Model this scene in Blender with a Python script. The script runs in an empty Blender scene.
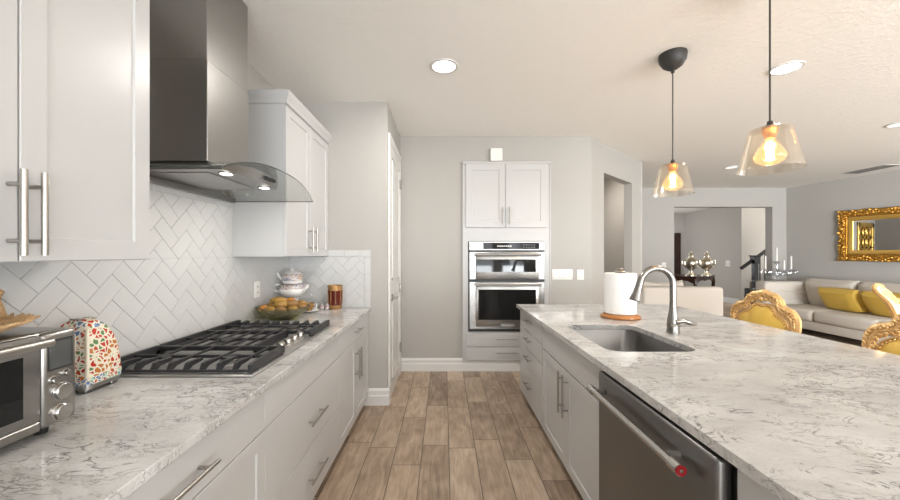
import bpy, bmesh, math, random
from mathutils import Vector, Matrix
random.seed(7)
PI = math.pi
SC = bpy.context.scene
COL = SC.collection

# ------------------------------------------------------------------ camera
EYE = 1.41
FPX = 355.0
cd = bpy.data.cameras.new('camera'); cam = bpy.data.objects.new('camera', cd); COL.objects.link(cam)
cam.location = (0, 0, EYE); cam.rotation_euler = (PI/2, 0, 0)
cd.sensor_width = 36.0; cd.lens = FPX/900*36.0
cd.shift_x = 6/900; cd.shift_y = 4.5/900
cd.clip_start = 0.02; cd.clip_end = 60
SC.camera = cam

# ------------------------------------------------------------------ world, exposure
w = bpy.data.worlds.new('world'); SC.world = w; w.use_nodes = True
bg = w.node_tree.nodes['Background']; bg.inputs[0].default_value = (0.93, 0.96, 1.0, 1); bg.inputs[1].default_value = 1.0
SC.view_settings.view_transform = 'Standard'; SC.view_settings.look = 'None'
SC.view_settings.exposure = 0.56; SC.view_settings.gamma = 1.0
SC.view_settings.use_curve_mapping = False
try:
    SC.cycles.use_denoising = True
    SC.cycles.max_bounces = 10; SC.cycles.diffuse_bounces = 6; SC.cycles.transparent_max_bounces = 16
    SC.cycles.sample_clamp_indirect = 6.0; SC.cycles.caustics_reflective = False; SC.cycles.caustics_refractive = False
except Exception:
    pass

def area(name, loc, rot, sx, sy, power, col=(1, 1, 1), spread=PI):
    l = bpy.data.lights.new(name, 'AREA'); l.shape = 'RECTANGLE'; l.size = sx; l.size_y = sy
    l.energy = power; l.color = col; l.spread = spread
    o = bpy.data.objects.new(name, l); COL.objects.link(o); o.location = loc; o.rotation_euler = rot
    return o
# lamps at the unseen rear windows, tilted up to lift the ceiling; then added fills
DAY = (0.92, 0.965, 1.0)
area('window_daylight_kitchen', (0.35, -4.70, 1.40), (PI/2 + 0.45, 0, 0), 2.9, 2.0, 45, DAY)
area('window_daylight_island', (3.1, -4.70, 1.40), (PI/2 + 0.1, 0, -0.62), 1.9, 2.0, 215, DAY, 1.7)  # rear window lamp turned and narrowed to brighten the right wall
area('window_daylight_living', (6.6, -4.70, 1.40), (PI/2 + 0.50, 0, 0), 3.4, 2.0, 185, DAY)
area('terrace_bounce_kitchen', (0.35, -4.65, 0.75), (PI/2 + 0.95, 0, 0), 2.9, 0.8, 112, DAY)  # added upward lamp, terrace is made up; lifts the kitchen ceiling
area('terrace_bounce_island', (3.1, -4.65, 0.75), (PI/2 + 0.95, 0, 0), 1.9, 0.8, 100, DAY)  # same added ceiling fill, island side
area('terrace_bounce_living', (6.6, -4.65, 0.75), (PI/2 + 0.95, 0, 0), 3.4, 0.8, 170, DAY)  # same added ceiling fill, living room side
area('window_daylight_side', (8.45, 1.4, 1.5), (0, PI/2 + 0.35, 0), 1.8, 3.0, 45, DAY)  # added lamp, no window modelled here; brightens living room and ceiling
area('window_daylight_stairs', (9.3, 7.95, 2.3), (PI/2 - 0.5, 0, 0), 1.2, 0.6, 50, (1, 0.95, 0.88))  # added unseen lamp, no window; brightens the stair wall
area('corridor_lamp', (2.2, 5.9, 2.75), (0, 0, 0), 0.3, 0.3, 14, (1, 0.93, 0.85))  # unseen fill lamp added to lighten the dark corridor
area('window_daylight_hall', (5.2, 10.9, 1.5), (PI/2, 0, -PI/2 - 0.0), 1.6, 1.8, 34, DAY)  # added lamp aimed at the hall wall, no window behind it

# ------------------------------------------------------------------ materials
def nmat(name):
    m = bpy.data.materials.new(name); m.use_nodes = True
    nt = m.node_tree; b = nt.nodes['Principled BSDF']
    return m, nt, b
def setc(b, c): b.inputs['Base Color'].default_value = (c[0], c[1], c[2], 1)
def node(nt, t, **k):
    n = nt.nodes.new(t)
    for a, v in k.items(): setattr(n, a, v)
    return n
def simple(name, c, rough=0.5, metal=0.0, bump=0.0, bscale=200, spec=None, coat=0, stretch=None, var=0.0):
    m, nt, b = nmat(name)
    setc(b, c); b.inputs['Roughness'].default_value = rough; b.inputs['Metallic'].default_value = metal
    if spec is not None: b.inputs['Specular IOR Level'].default_value = spec
    if coat: b.inputs['Coat Weight'].default_value = coat; b.inputs['Coat Roughness'].default_value = 0.08
    tc = node(nt, 'ShaderNodeTexCoord'); mp = node(nt, 'ShaderNodeMapping')
    if stretch: mp.inputs['Scale'].default_value = stretch
    nt.links.new(tc.outputs['Object'], mp.inputs['Vector'])
    nz = node(nt, 'ShaderNodeTexNoise'); nz.inputs['Scale'].default_value = bscale; nz.inputs['Detail'].default_value = 3
    nt.links.new(mp.outputs[0], nz.inputs['Vector'])
    if bump:
        bp = node(nt, 'ShaderNodeBump'); bp.inputs['Strength'].default_value = bump; bp.inputs['Distance'].default_value = 0.01
        nt.links.new(nz.outputs['Fac'], bp.inputs['Height']); nt.links.new(bp.outputs[0], b.inputs['Normal'])
    if var:
        mx = node(nt, 'ShaderNodeMix', data_type='RGBA')
        mx.inputs[6].default_value = (c[0]*(1-var), c[1]*(1-var), c[2]*(1-var), 1)
        mx.inputs[7].default_value = (min(1, c[0]*(1+var)), min(1, c[1]*(1+var)), min(1, c[2]*(1+var)), 1)
        nt.links.new(nz.outputs['Fac'], mx.inputs[0]); nt.links.new(mx.outputs[2], b.inputs['Base Color'])
    return m
def brushed(name, c, rough=0.28, stretch=(2, 2, 300)):
    m, nt, b = nmat(name)
    setc(b, c); b.inputs['Metallic'].default_value = 1.0
    tc = node(nt, 'ShaderNodeTexCoord'); mp = node(nt, 'ShaderNodeMapping'); mp.inputs['Scale'].default_value = stretch
    nz = node(nt, 'ShaderNodeTexNoise'); nz.inputs['Scale'].default_value = 3; nz.inputs['Detail'].default_value = 4
    nt.links.new(tc.outputs['Object'], mp.inputs[0]); nt.links.new(mp.outputs[0], nz.inputs['Vector'])
    mr = node(nt, 'ShaderNodeMapRange'); mr.inputs[3].default_value = rough*0.8; mr.inputs[4].default_value = rough*1.25
    nt.links.new(nz.outputs['Fac'], mr.inputs[0]); nt.links.new(mr.outputs[0], b.inputs['Roughness'])
    return m
def emit(name, c, s):
    m, nt, b = nmat(name); nt.nodes.remove(b)
    e = node(nt, 'ShaderNodeEmission'); e.inputs[0].default_value = (*c, 1); e.inputs[1].default_value = s
    nt.links.new(e.outputs[0], nt.nodes['Material Output'].inputs[0]); return m
def thin_glass(name, tint=(0.95, 0.96, 0.95), refl=0.10, rough=0.02, edge=0.6):
    m, nt, b = nmat(name); nt.nodes.remove(b)
    t = node(nt, 'ShaderNodeBsdfTransparent'); t.inputs[0].default_value = (*tint, 1)
    g = node(nt, 'ShaderNodeBsdfGlossy'); g.inputs[0].default_value = (1, 1, 1, 1); g.inputs['Roughness'].default_value = rough
    lw = node(nt, 'ShaderNodeLayerWeight'); lw.inputs[0].default_value = 0.25
    mr = node(nt, 'ShaderNodeMapRange'); mr.inputs[3].default_value = refl; mr.inputs[4].default_value = edge
    mx = node(nt, 'ShaderNodeMixShader')
    nt.links.new(lw.outputs['Facing'], mr.inputs[0]); nt.links.new(mr.outputs[0], mx.inputs[0])
    nt.links.new(t.outputs[0], mx.inputs[1]); nt.links.new(g.outputs[0], mx.inputs[2])
    nt.links.new(mx.outputs[0], nt.nodes['Material Output'].inputs[0]); return m

M = {}
M['wall'] = simple('wall_paint', (0.41, 0.393, 0.367), 0.75, bump=0.12, bscale=90)
M['wall_grey'] = simple('hall_paint', (0.42, 0.392, 0.360), 0.8, bump=0.1, bscale=90)
def ceiling_mat():
    m, nt, b = nmat('ceiling_texture'); setc(b, (0.88, 0.865, 0.83)); b.inputs['Roughness'].default_value = 0.85
    tc = node(nt, 'ShaderNodeTexCoord')
    n1 = node(nt, 'ShaderNodeTexNoise'); n1.inputs['Scale'].default_value = 26; n1.inputs['Detail'].default_value = 5; n1.inputs['Distortion'].default_value = 0.7
    nt.links.new(tc.outputs['Object'], n1.inputs['Vector'])
    r = node(nt, 'ShaderNodeValToRGB'); r.color_ramp.elements[0].position = 0.42; r.color_ramp.elements[1].position = 0.6
    nt.links.new(n1.outputs['Fac'], r.inputs[0])
    bp = node(nt, 'ShaderNodeBump'); bp.inputs['Strength'].default_value = 0.13; bp.inputs['Distance'].default_value = 0.012
    nt.links.new(r.outputs[0], bp.inputs['Height']); nt.links.new(bp.outputs[0], b.inputs['Normal'])
    return m
M['ceiling'] = ceiling_mat()
M['white'] = simple('white_cabinet_paint', (0.495, 0.492, 0.485), 0.32, bump=0.01, bscale=60)
M['trim'] = simple('white_trim_paint', (0.66, 0.65, 0.63), 0.35)
M['dark_gap'] = simple('shadow_gap', (0.08, 0.075, 0.07), 0.9)
M['toe'] = simple('toe_board', (0.5, 0.48, 0.45), 0.6)
M['tile'] = simple('glazed_white_tile', (0.55, 0.548, 0.54), 0.16, bump=0.03, bscale=14)
M['grout'] = simple('light_grout', (0.42, 0.405, 0.385), 0.9)
M['steel'] = brushed('brushed_steel', (0.34, 0.33, 0.315), 0.30)
M['steel_h'] = brushed('brushed_steel_horizontal', (0.37, 0.36, 0.345), 0.27, (2, 2, 400))
M['hood_steel'] = brushed('hood_steel', (0.36, 0.35, 0.335), 0.3, (60, 60, 1))
M['nickel'] = brushed('brushed_nickel', (0.40, 0.38, 0.35), 0.32, (40, 40, 40))
M['chrome'] = simple('polished_chrome', (0.50, 0.49, 0.47), 0.16, 1.0)
M['dark_steel'] = brushed('dark_stainless', (0.21, 0.205, 0.198), 0.36, (2, 2, 300))
M['black_glass'] = simple('black_oven_glass', (0.010, 0.010, 0.010), 0.04, spec=0.35)
M['iron'] = simple('cast_iron', (0.022, 0.022, 0.024), 0.42, bump=0.1, bscale=250)
M['black'] = simple('black_plastic', (0.015, 0.015, 0.015), 0.4)
M['matte_black'] = simple('matte_black_metal', (0.03, 0.028, 0.026), 0.5)
M['red'] = simple('red_enamel', (0.30, 0.01, 0.015), 0.3)
M['hoodlight'] = emit('hood_lamp', (1.0, 0.97, 0.9), 4)
M['canlight'] = emit('downlight_diffuser', (1.0, 0.97, 0.92), 9)
M['candim'] = emit('dimmed_downlight', (1.0, 0.95, 0.88), 0.8)
M['tray_steel'] = simple('satin_tray_steel', (0.42, 0.41, 0.40), 0.40, 0.9)
M['faucet'] = brushed('faucet_nickel', (0.27, 0.26, 0.245), 0.27, (3, 3, 3))
M['lcd'] = simple('grey_display', (0.07, 0.072, 0.07), 0.2)
M['plate'] = simple('white_plastic', (0.78, 0.77, 0.74), 0.35)
M['paper'] = simple('paper_towel', (0.86, 0.86, 0.85), 0.9, bump=0.3, bscale=120)
M['orange_wood'] = simple('varnished_wood', (0.42, 0.17, 0.045), 0.25, stretch=(4, 4, 40), bscale=6, var=0.35)
M['dark_wood'] = simple('mahogany_wood', (0.035, 0.014, 0.009), 0.25, stretch=(2, 20, 20), bscale=5, var=0.4)
M['black_wood'] = simple('black_stained_wood', (0.012, 0.011, 0.011), 0.35)
M['fabric'] = simple('cream_sofa_fabric', (0.60, 0.55, 0.49), 0.95, bump=0.25, bscale=350)
M['fabric_warm'] = simple('ivory_chair_fabric', (0.60, 0.545, 0.48), 0.95, bump=0.25, bscale=350)
M['gold_fabric'] = simple('gold_satin', (0.68, 0.45, 0.085), 0.32, 0.25, bump=0.1, bscale=180)
M['gold'] = simple('gilded_wood', (0.80, 0.53, 0.24), 0.27, 0.55, bump=0.25, bscale=60)
M['gold_dark'] = simple('antique_gold', (0.50, 0.26, 0.045), 0.30, 0.8, bump=0.9, bscale=70, var=0.65)
M['gold_light'] = simple('bright_gold', (0.80, 0.50, 0.13), 0.28, 0.8)
M['mirror'] = simple('mirror_glass', (0.86, 0.87, 0.87), 0.01, 1.0)
M['wicker'] = simple('straw_wicker', (0.50, 0.32, 0.16), 0.8, bump=0.9, bscale=160, var=0.3)
M['porcelain'] = simple('white_porcelain', (0.78, 0.76, 0.74), 0.15)
M['silver'] = simple('engraved_silver', (0.62, 0.56, 0.46), 0.28, 1.0, bump=0.4, bscale=60)
M['candle'] = simple('white_wax', (0.86, 0.84, 0.80), 0.4)
M['cord'] = simple('pendant_cord', (0.05, 0.045, 0.04), 0.6)
M['brass'] = simple('amber_brass', (0.62, 0.33, 0.10), 0.3, 0.9)
M['glass'] = thin_glass('clear_glass')
M['hood_glass'] = thin_glass('smoked_hood_glass', (0.84, 0.85, 0.84), 0.10, 0.03, 0.45)
M['hood_glass_edge'] = simple('glass_cut_edge', (0.05, 0.06, 0.055), 0.15)
M['shade_glass'] = thin_glass('amber_shade_glass', (0.95, 0.915, 0.86), 0.09, 0.04, 0.55)
M['bulb_glass'] = thin_glass('amber_bulb_glass', (0.97, 0.84, 0.62), 0.10, 0.08, 0.6)
def glow_bulb():
    m = thin_glass('amber_bulb_glass', (0.97, 0.84, 0.62), 0.10, 0.08, 0.6); nt = m.node_tree
    out = nt.nodes['Material Output']; src = out.inputs[0].links[0].from_socket
    e = node(nt, 'ShaderNodeEmission'); e.inputs[0].default_value = (1.0, 0.55, 0.2, 1); e.inputs[1].default_value = 0.34
    a = node(nt, 'ShaderNodeAddShader'); nt.links.new(src, a.inputs[0]); nt.links.new(e.outputs[0], a.inputs[1]); nt.links.new(a.outputs[0], out.inputs[0]); return m
M['bulb_glass'] = glow_bulb()
M['filament'] = emit('glowing_filament', (1.0, 0.66, 0.30), 60)
M['crystal'] = thin_glass('cut_crystal', (0.80, 0.82, 0.86), 0.35, 0.05, 0.9)
M['green_glass'] = thin_glass('green_bowl_glass', (0.66, 0.66, 0.30), 0.07, 0.03, 0.5)
M['vent'] = simple('vent_grey', (0.25, 0.24, 0.23), 0.6)
M['maroon'] = simple('maroon_candle_glass', (0.09, 0.010, 0.006), 0.15)
M['gold_rim'] = simple('gold_painted_rim', (0.45, 0.25, 0.10), 0.25, 0.6, bump=0.6, bscale=120, var=0.4)
M['fruit_y'] = simple('yellow_brown_skin', (0.30, 0.165, 0.03), 0.4, var=0.6, bscale=30)
M['fruit_o'] = simple('orange_skin', (0.48, 0.19, 0.02), 0.4, bump=0.1, bscale=200)
M['fruit_b'] = simple('brown_fuzzy_skin', (0.24, 0.125, 0.04), 0.6, bump=0.2, bscale=40, var=0.5)
M['leaf'] = simple('dark_leaf', (0.16, 0.17, 0.02), 0.4)

def quartz():
    m, nt, b = nmat('veined_quartz'); b.inputs['Roughness'].default_value = 0.09
    b.inputs['Specular IOR Level'].default_value = 0.55
    L = nt.links.new
    tc = node(nt, 'ShaderNodeTexCoord')
    mp = node(nt, 'ShaderNodeMapping'); mp.inputs['Scale'].default_value = (0.8, 1.5, 1.5); mp.inputs['Rotation'].default_value = (0, 0, 0.25)
    L(tc.outputs['Object'], mp.inputs[0])
    def noise(s, d, dist=0, rough=0.55):
        n = node(nt, 'ShaderNodeTexNoise'); n.inputs['Scale'].default_value = s; n.inputs['Detail'].default_value = d
        n.inputs['Distortion'].default_value = dist; n.inputs['Roughness'].default_value = rough
        L(mp.outputs[0], n.inputs['Vector']); return n
    def math_(op, a, bb=None, clamp=False):
        n = node(nt, 'ShaderNodeMath', operation=op); n.use_clamp = clamp
        for i, v in enumerate((a, bb)):
            if v is None: continue
            if isinstance(v, (int, float)): n.inputs[i].default_value = v
            else: L(v, n.inputs[i])
        return n.outputs[0]
    def vein(s, thick, dist, mask_s, lo, hi):
        n = noise(s, 9, dist, 0.62)
        r = math_('ABSOLUTE', math_('SUBTRACT', n.outputs['Fac'], 0.5))
        v = math_('SUBTRACT', 1.0, math_('DIVIDE', r, thick), True)
        k = noise(mask_s, 4, 0.3)
        mr = node(nt, 'ShaderNodeMapRange'); mr.inputs[1].default_value = lo; mr.inputs[2].default_value = hi
        L(k.outputs['Fac'], mr.inputs[0])
        return math_('MULTIPLY', v, mr.outputs[0], True)
    v1 = vein(6.0, 0.017, 1.6, 8.0, 0.47, 0.60)
    v2 = vein(13.0, 0.028, 1.3, 6.0, 0.46, 0.60)
    v3 = vein(3.0, 0.05, 0.8, 3.0, 0.45, 0.7)
    cl = noise(3.2, 5, 0.5)
    base = node(nt, 'ShaderNodeMix', data_type='RGBA')
    base.inputs[6].default_value = (0.45, 0.442, 0.43, 1); base.inputs[7].default_value = (0.60, 0.598, 0.59, 1)
    mr = node(nt, 'ShaderNodeMapRange'); mr.inputs[1].default_value = 0.35; mr.inputs[2].default_value = 0.62
    L(cl.outputs['Fac'], mr.inputs[0]); L(mr.outputs[0], base.inputs[0])
    sp = noise(120, 2); 
    m0 = node(nt, 'ShaderNodeMix', data_type='RGBA'); m0.inputs[7].default_value = (0.40, 0.38, 0.355, 1)
    mr2 = node(nt, 'ShaderNodeMapRange'); mr2.inputs[1].default_value = 0.52; mr2.inputs[2].default_value = 0.75; mr2.inputs[4].default_value = 0.5
    L(sp.outputs['Fac'], mr2.inputs[0]); L(mr2.outputs[0], m0.inputs[0]); L(base.outputs[2], m0.inputs[6])
    a = node(nt, 'ShaderNodeMix', data_type='RGBA'); a.inputs[7].default_value = (0.34, 0.315, 0.285, 1)
    L(m0.outputs[2], a.inputs[6]); L(math_('MULTIPLY', v3, 0.6), a.inputs[0])
    bb = node(nt, 'ShaderNodeMix', data_type='RGBA'); bb.inputs[7].default_value = (0.16, 0.145, 0.13, 1)
    L(a.outputs[2], bb.inputs[6]); L(math_('MULTIPLY', v2, 0.9), bb.inputs[0])
    c = node(nt, 'ShaderNodeMix', data_type='RGBA'); c.inputs[7].default_value = (0.085, 0.08, 0.08, 1)
    L(bb.outputs[2], c.inputs[6]); L(math_('MULTIPLY', v1, 1.0), c.inputs[0])
    L(c.outputs[2], b.inputs['Base Color'])
    return m
M['quartz'] = quartz()

def floor_mat():
    m, nt, b = nmat('wood_look_plank_tile'); L = nt.links.new
    tc = node(nt, 'ShaderNodeTexCoord'); sx = node(nt, 'ShaderNodeSeparateXYZ'); L(tc.outputs['Object'], sx.inputs[0])
    def math_(op, a, bb=None):
        n = node(nt, 'ShaderNodeMath', operation=op)
        for i, v in enumerate((a, bb)):
            if v is None: continue
            if isinstance(v, (int, float)): n.inputs[i].default_value = v
            else: L(v, n.inputs[i])
        return n.outputs[0]
    W_, L_ = 0.192, 0.69
    u = math_('DIVIDE', math_('SUBTRACT', sx.outputs[0], 0.035), W_); ci = math_('FLOOR', u); fu = math_('SUBTRACT', u, ci)
    wn = node(nt, 'ShaderNodeTexWhiteNoise', noise_dimensions='1D'); L(ci, wn.inputs['W'])
    v = math_('ADD', math_('DIVIDE', sx.outputs[1], L_), math_('MULTIPLY', wn.outputs['Value'], 7.3)); ri = math_('FLOOR', v); fv = math_('SUBTRACT', v, ri)
    cb = node(nt, 'ShaderNodeCombineXYZ'); L(ci, cb.inputs[0]); L(ri, cb.inputs[1])
    w2 = node(nt, 'ShaderNodeTexWhiteNoise', noise_dimensions='2D'); L(cb.outputs[0], w2.inputs['Vector'])
    eu = math_('MULTIPLY', math_('MINIMUM', fu, math_('SUBTRACT', 1.0, fu)), W_)
    ev = math_('MULTIPLY', math_('MINIMUM', fv, math_('SUBTRACT', 1.0, fv)), L_)
    e = math_('MINIMUM', eu, ev)
    g = math_('LESS_THAN', e, 0.0028)
    # grain
    off = node(nt, 'ShaderNodeVectorMath', operation='MULTIPLY_ADD'); L(w2.outputs['Color'], off.inputs[0]); off.inputs[1].default_value = (13, 17, 5); L(tc.outputs['Object'], off.inputs[2])
    mp = node(nt, 'ShaderNodeMapping'); mp.inputs['Scale'].default_value = (9, 1.1, 1); L(off.outputs[0], mp.inputs[0])
    n1 = node(nt, 'ShaderNodeTexNoise'); n1.inputs['Scale'].default_value = 3.0; n1.inputs['Detail'].default_value = 7; n1.inputs['Distortion'].default_value = 1.6; L(mp.outputs[0], n1.inputs['Vector'])
    mp2 = node(nt, 'ShaderNodeMapping'); mp2.inputs['Scale'].default_value = (2.5, 1.6, 1); L(off.outputs[0], mp2.inputs[0])
    n2 = node(nt, 'ShaderNodeTexNoise'); n2.inputs['Scale'].default_value = 2.6; n2.inputs['Detail'].default_value = 3; n2.inputs['Distortion'].default_value = 0.8; L(mp2.outputs[0], n2.inputs['Vector'])
    t = math_('ADD', math_('MULTIPLY', w2.outputs['Value'], 0.36), math_('ADD', math_('MULTIPLY', n1.outputs['Fac'], 0.62), math_('MULTIPLY', n2.outputs['Fac'], 0.5)))
    cr = node(nt, 'ShaderNodeValToRGB'); el = cr.color_ramp.elements
    el[0].position = 0.42; el[0].color = (0.175, 0.122, 0.084, 1)
    el[1].position = 1.02; el[1].color = (0.56, 0.44, 0.335, 1)
    q = el.new(0.70); q.color = (0.375, 0.280, 0.203, 1)
    L(t, cr.inputs[0])
    mx = node(nt, 'ShaderNodeMix', data_type='RGBA'); mx.inputs[7].default_value = (0.10, 0.075, 0.055, 1)
    L(cr.outputs[0], mx.inputs[6]); L(g, mx.inputs[0]); L(mx.outputs[2], b.inputs['Base Color'])
    b.inputs['Roughness'].default_value = 0.42
    bp = node(nt, 'ShaderNodeBump'); bp.inputs['Strength'].default_value = 0.25; bp.inputs['Distance'].default_value = 0.003
    h = math_('SUBTRACT', math_('MULTIPLY', n1.outputs['Fac'], 0.4), g); L(h, bp.inputs['Height']); L(bp.outputs[0], b.inputs['Normal'])
    return m
M['floor'] = floor_mat()

def pattern_mat(name, scale, cols, bg, line=0.09, band=None):
    m, nt, b = nmat(name); L = nt.links.new
    tc = node(nt, 'ShaderNodeTexCoord')
    nz = node(nt, 'ShaderNodeTexNoise'); nz.inputs['Scale'].default_value = scale*0.9; L(tc.outputs['Object'], nz.inputs['Vector'])
    ad = node(nt, 'ShaderNodeVectorMath', operation='MULTIPLY_ADD'); L(nz.outputs['Color'], ad.inputs[0]); ad.inputs[1].default_value = (0.9/scale,)*3; L(tc.outputs['Object'], ad.inputs[2])
    vo = node(nt, 'ShaderNodeTexVoronoi'); vo.inputs['Scale'].default_value = scale; L(ad.outputs[0], vo.inputs['Vector'])
    ve = node(nt, 'ShaderNodeTexVoronoi', feature='DISTANCE_TO_EDGE'); ve.inputs['Scale'].default_value = scale; L(ad.outputs[0], ve.inputs['Vector'])
    big = node(nt, 'ShaderNodeTexVoronoi'); big.inputs['Scale'].default_value = scale*0.33; L(tc.outputs['Object'], big.inputs['Vector'])
    sp = node(nt, 'ShaderNodeSeparateColor'); L(big.outputs['Color'], sp.inputs[0])
    s2 = node(nt, 'ShaderNodeSeparateColor'); L(vo.outputs['Color'], s2.inputs[0])
    av = node(nt, 'ShaderNodeMath', operation='MULTIPLY_ADD'); L(s2.outputs[0], av.inputs[0]); av.inputs[1].default_value = 0.35; L(sp.outputs[0], av.inputs[2])
    cr = node(nt, 'ShaderNodeValToRGB'); cr.color_ramp.interpolation = 'CONSTANT'; el = cr.color_ramp.elements
    while len(el) > 1: el.remove(el[-1])
    el[0].position = 0; el[0].color = (*cols[0], 1)
    for i, c in enumerate(cols[1:]):
        q = el.new((i+1)*1.3/len(cols)*0.9); q.color = (*c, 1)
    L(av.outputs[0], cr.inputs[0])
    ls = node(nt, 'ShaderNodeMath', operation='LESS_THAN'); L(ve.outputs['Distance'], ls.inputs[0]); ls.inputs[1].default_value = line
    mx = node(nt, 'ShaderNodeMix', data_type='RGBA'); L(ls.outputs[0], mx.inputs[0]); L(cr.outputs[0], mx.inputs[6]); mx.inputs[7].default_value = (*bg, 1)
    L(mx.outputs[2], b.inputs['Base Color']); b.inputs['Roughness'].default_value = 0.2
    return m
CREAM = (0.74, 0.68, 0.55)
M['majolica'] = pattern_mat('painted_majolica', 56, [(0.42, 0.035, 0.02), (0.10, 0.20, 0.08), (0.45, 0.04, 0.02), (0.08, 0.14, 0.27), (0.45, 0.05, 0.02), (0.45, 0.16, 0.04)], CREAM, 0.13)
M['teal_band'] = pattern_mat('painted_border', 90, [(0.13, 0.42, 0.33), (0.20, 0.50, 0.40), (0.45, 0.08, 0.05), (0.08, 0.18, 0.35)], CREAM, 0.10)
M['china_pattern'] = pattern_mat('painted_china', 60, [(0.45, 0.36, 0.33), (0.30, 0.12, 0.10), (0.12, 0.14, 0.27), (0.55, 0.45, 0.42), (0.42, 0.26, 0.12)], (0.60, 0.57, 0.55), 0.12)
M['cream'] = simple('cream_enamel', CREAM, 0.25)

# ------------------------------------------------------------------ mesh helpers
OFF = {}
def frame(origin, u, v, n):
    """matrix taking (u, v, n) to world"""
    u, v, n = Vector(u), Vector(v), Vector(n)
    return Matrix(((u.x, v.x, n.x, origin[0]), (u.y, v.y, n.y, origin[1]), (u.z, v.z, n.z, origin[2]), (0, 0, 0, 1)))
class B:
    def __init__(s): s.bm = bmesh.new(); s.mi = 0
    def _fin(s, verts, m):
        if m is not None:
            for v in verts: v.co = m @ v.co
    def box(s, a, b, bev=0.0, m=None, seg=1, mi=None):
        x0, x1 = sorted((a[0], b[0])); y0, y1 = sorted((a[1], b[1])); z0, z1 = sorted((a[2], b[2]))
        vs = [s.bm.verts.new(p) for p in ((x0,y0,z0),(x1,y0,z0),(x1,y1,z0),(x0,y1,z0),(x0,y0,z1),(x1,y0,z1),(x1,y1,z1),(x0,y1,z1))]
        fs = [s.bm.faces.new([vs[i] for i in f]) for f in ((0,3,2,1),(4,5,6,7),(0,1,5,4),(1,2,6,5),(2,3,7,6),(3,0,4,7))]
        if mi is not None:
            for f in fs: f.material_index = mi
        if bev > 0:
            es = set(e for f in fs for e in f.edges)
            r = bmesh.ops.bevel(s.bm, geom=list(es), offset=min(bev, 0.49*min(x1-x0, y1-y0, z1-z0)), segments=seg, affect='EDGES', profile=0.5)
            vv = set(v for f in r['faces'] for v in f.verts)
            # every vertex of the bevelled box
            allv = set(vv)
            for v in list(vv):
                for e in v.link_edges: allv.add(e.other_vert(v))
            vs = list(allv)
        s._fin(vs, m); return s
    def ring(s, pts): return [s.bm.verts.new(p) for p in pts]
    def bridge(s, a, b, mi=0):
        n = len(a)
        for i in range(n):
            try:
                f = s.bm.faces.new((a[i], a[(i+1) % n], b[(i+1) % n], b[i])); f.material_index = mi
            except ValueError: pass
    def lathe(s, prof, c=(0, 0, 0), seg=28, m=None, cap=True, sx=1, sy=1, mi=0):
        rs = []; allv = []
        for r, z in prof:
            ring = s.ring([(c[0]+sx*max(r, 1e-4)*math.cos(2*PI*i/seg), c[1]+sy*max(r, 1e-4)*math.sin(2*PI*i/seg), c[2]+z) for i in range(seg)])
            rs.append(ring); allv += ring
        for a, b in zip(rs, rs[1:]): s.bridge(a, b, mi)
        if cap:
            for k, ring in ((0, rs[0]), (1, rs[-1])):
                f = s.bm.faces.new(ring if k else ring[::-1]); f.material_index = mi
        s._fin(allv, m); return s
    def cyl(s, p, q, r, r2=None, seg=16, m=None):
        return s.tube([p, q], [r, r if r2 is None else r2], seg, m)
    def tube(s, pts, rad, seg=10, m=None, flat=1.0, closed=False, up=None):
        pts = [Vector(p) for p in pts]; n = len(pts)
        if isinstance(rad, (int, float)): rad = [rad]*n
        rings = []; prev = None; allv = []
        for i in range(n):
            if closed: t = pts[(i+1) % n]-pts[i-1]
            else: t = pts[min(i+1, n-1)]-pts[max(i-1, 0)]
            t.normalize()
            if prev is None:
                a = Vector(up) if up else (Vector((0, 0, 1)) if abs(t.z) < 0.9 else Vector((0, 1, 0)))
                x = (a - t*a.dot(t)).normalized()
            else:
                x = (prev - t*prev.dot(t)).normalized()
            prev = x; y = t.cross(x)
            ring = s.ring([pts[i] + rad[i]*(math.cos(2*PI*k/seg)*x + flat*math.sin(2*PI*k/seg)*y) for k in range(seg)])
            rings.append(ring); allv += ring
        for a, b in zip(rings, rings[1:]): s.bridge(a, b)
        if closed: s.bridge(rings[-1], rings[0])
        else:
            s.bm.faces.new(rings[0][::-1]); s.bm.faces.new(rings[-1])
        s._fin(allv, m); return s
    def ball(s, c, r, sc=(1, 1, 1), seg=12, m=None, rot=None):
        mm = Matrix.Translation(c) @ (rot.to_4x4() if rot else Matrix.Identity(4)) @ Matrix.Diagonal((sc[0]*r, sc[1]*r, sc[2]*r, 1))
        if m is not None: mm = m @ mm
        bmesh.ops.create_uvsphere(s.bm, u_segments=seg, v_segments=max(6, seg//2+1), radius=1, matrix=mm); return s
    def prism(s, poly, lo, hi, m=None):
        """polygon in (a,b) extruded along third axis; coordinates (a, b, h)"""
        A = s.ring([(x, y, lo) for x, y in poly]); C = s.ring([(x, y, hi) for x, y in poly])
        s.bm.faces.new(A[::-1]); s.bm.faces.new(C); s.bridge(A, C); s._fin(A+C, m); return s
    def shaker(s, w_, h_, m, rail=0.06, t=0.02, rec=0.007):
        """door slab with a recessed centre panel: u 0..w, v 0..h, n 0..t"""
        e = 0.002
        def rect(i, n): return [(i, i, n), (w_-i, i, n), (w_-i, h_-i, n), (i, h_-i, n)]
        R = [s.ring(rect(0, 0)), s.ring(rect(0, t-e)), s.ring(rect(e, t)), s.ring(rect(rail, t)), s.ring(rect(rail+0.003, t-rec))]
        for a, b in zip(R, R[1:]): s.bridge(a, b)
        s.bm.faces.new(R[-1]); s.bm.faces.new(R[0][::-1])
        s._fin([v for r in R for v in r], m); return s
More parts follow.
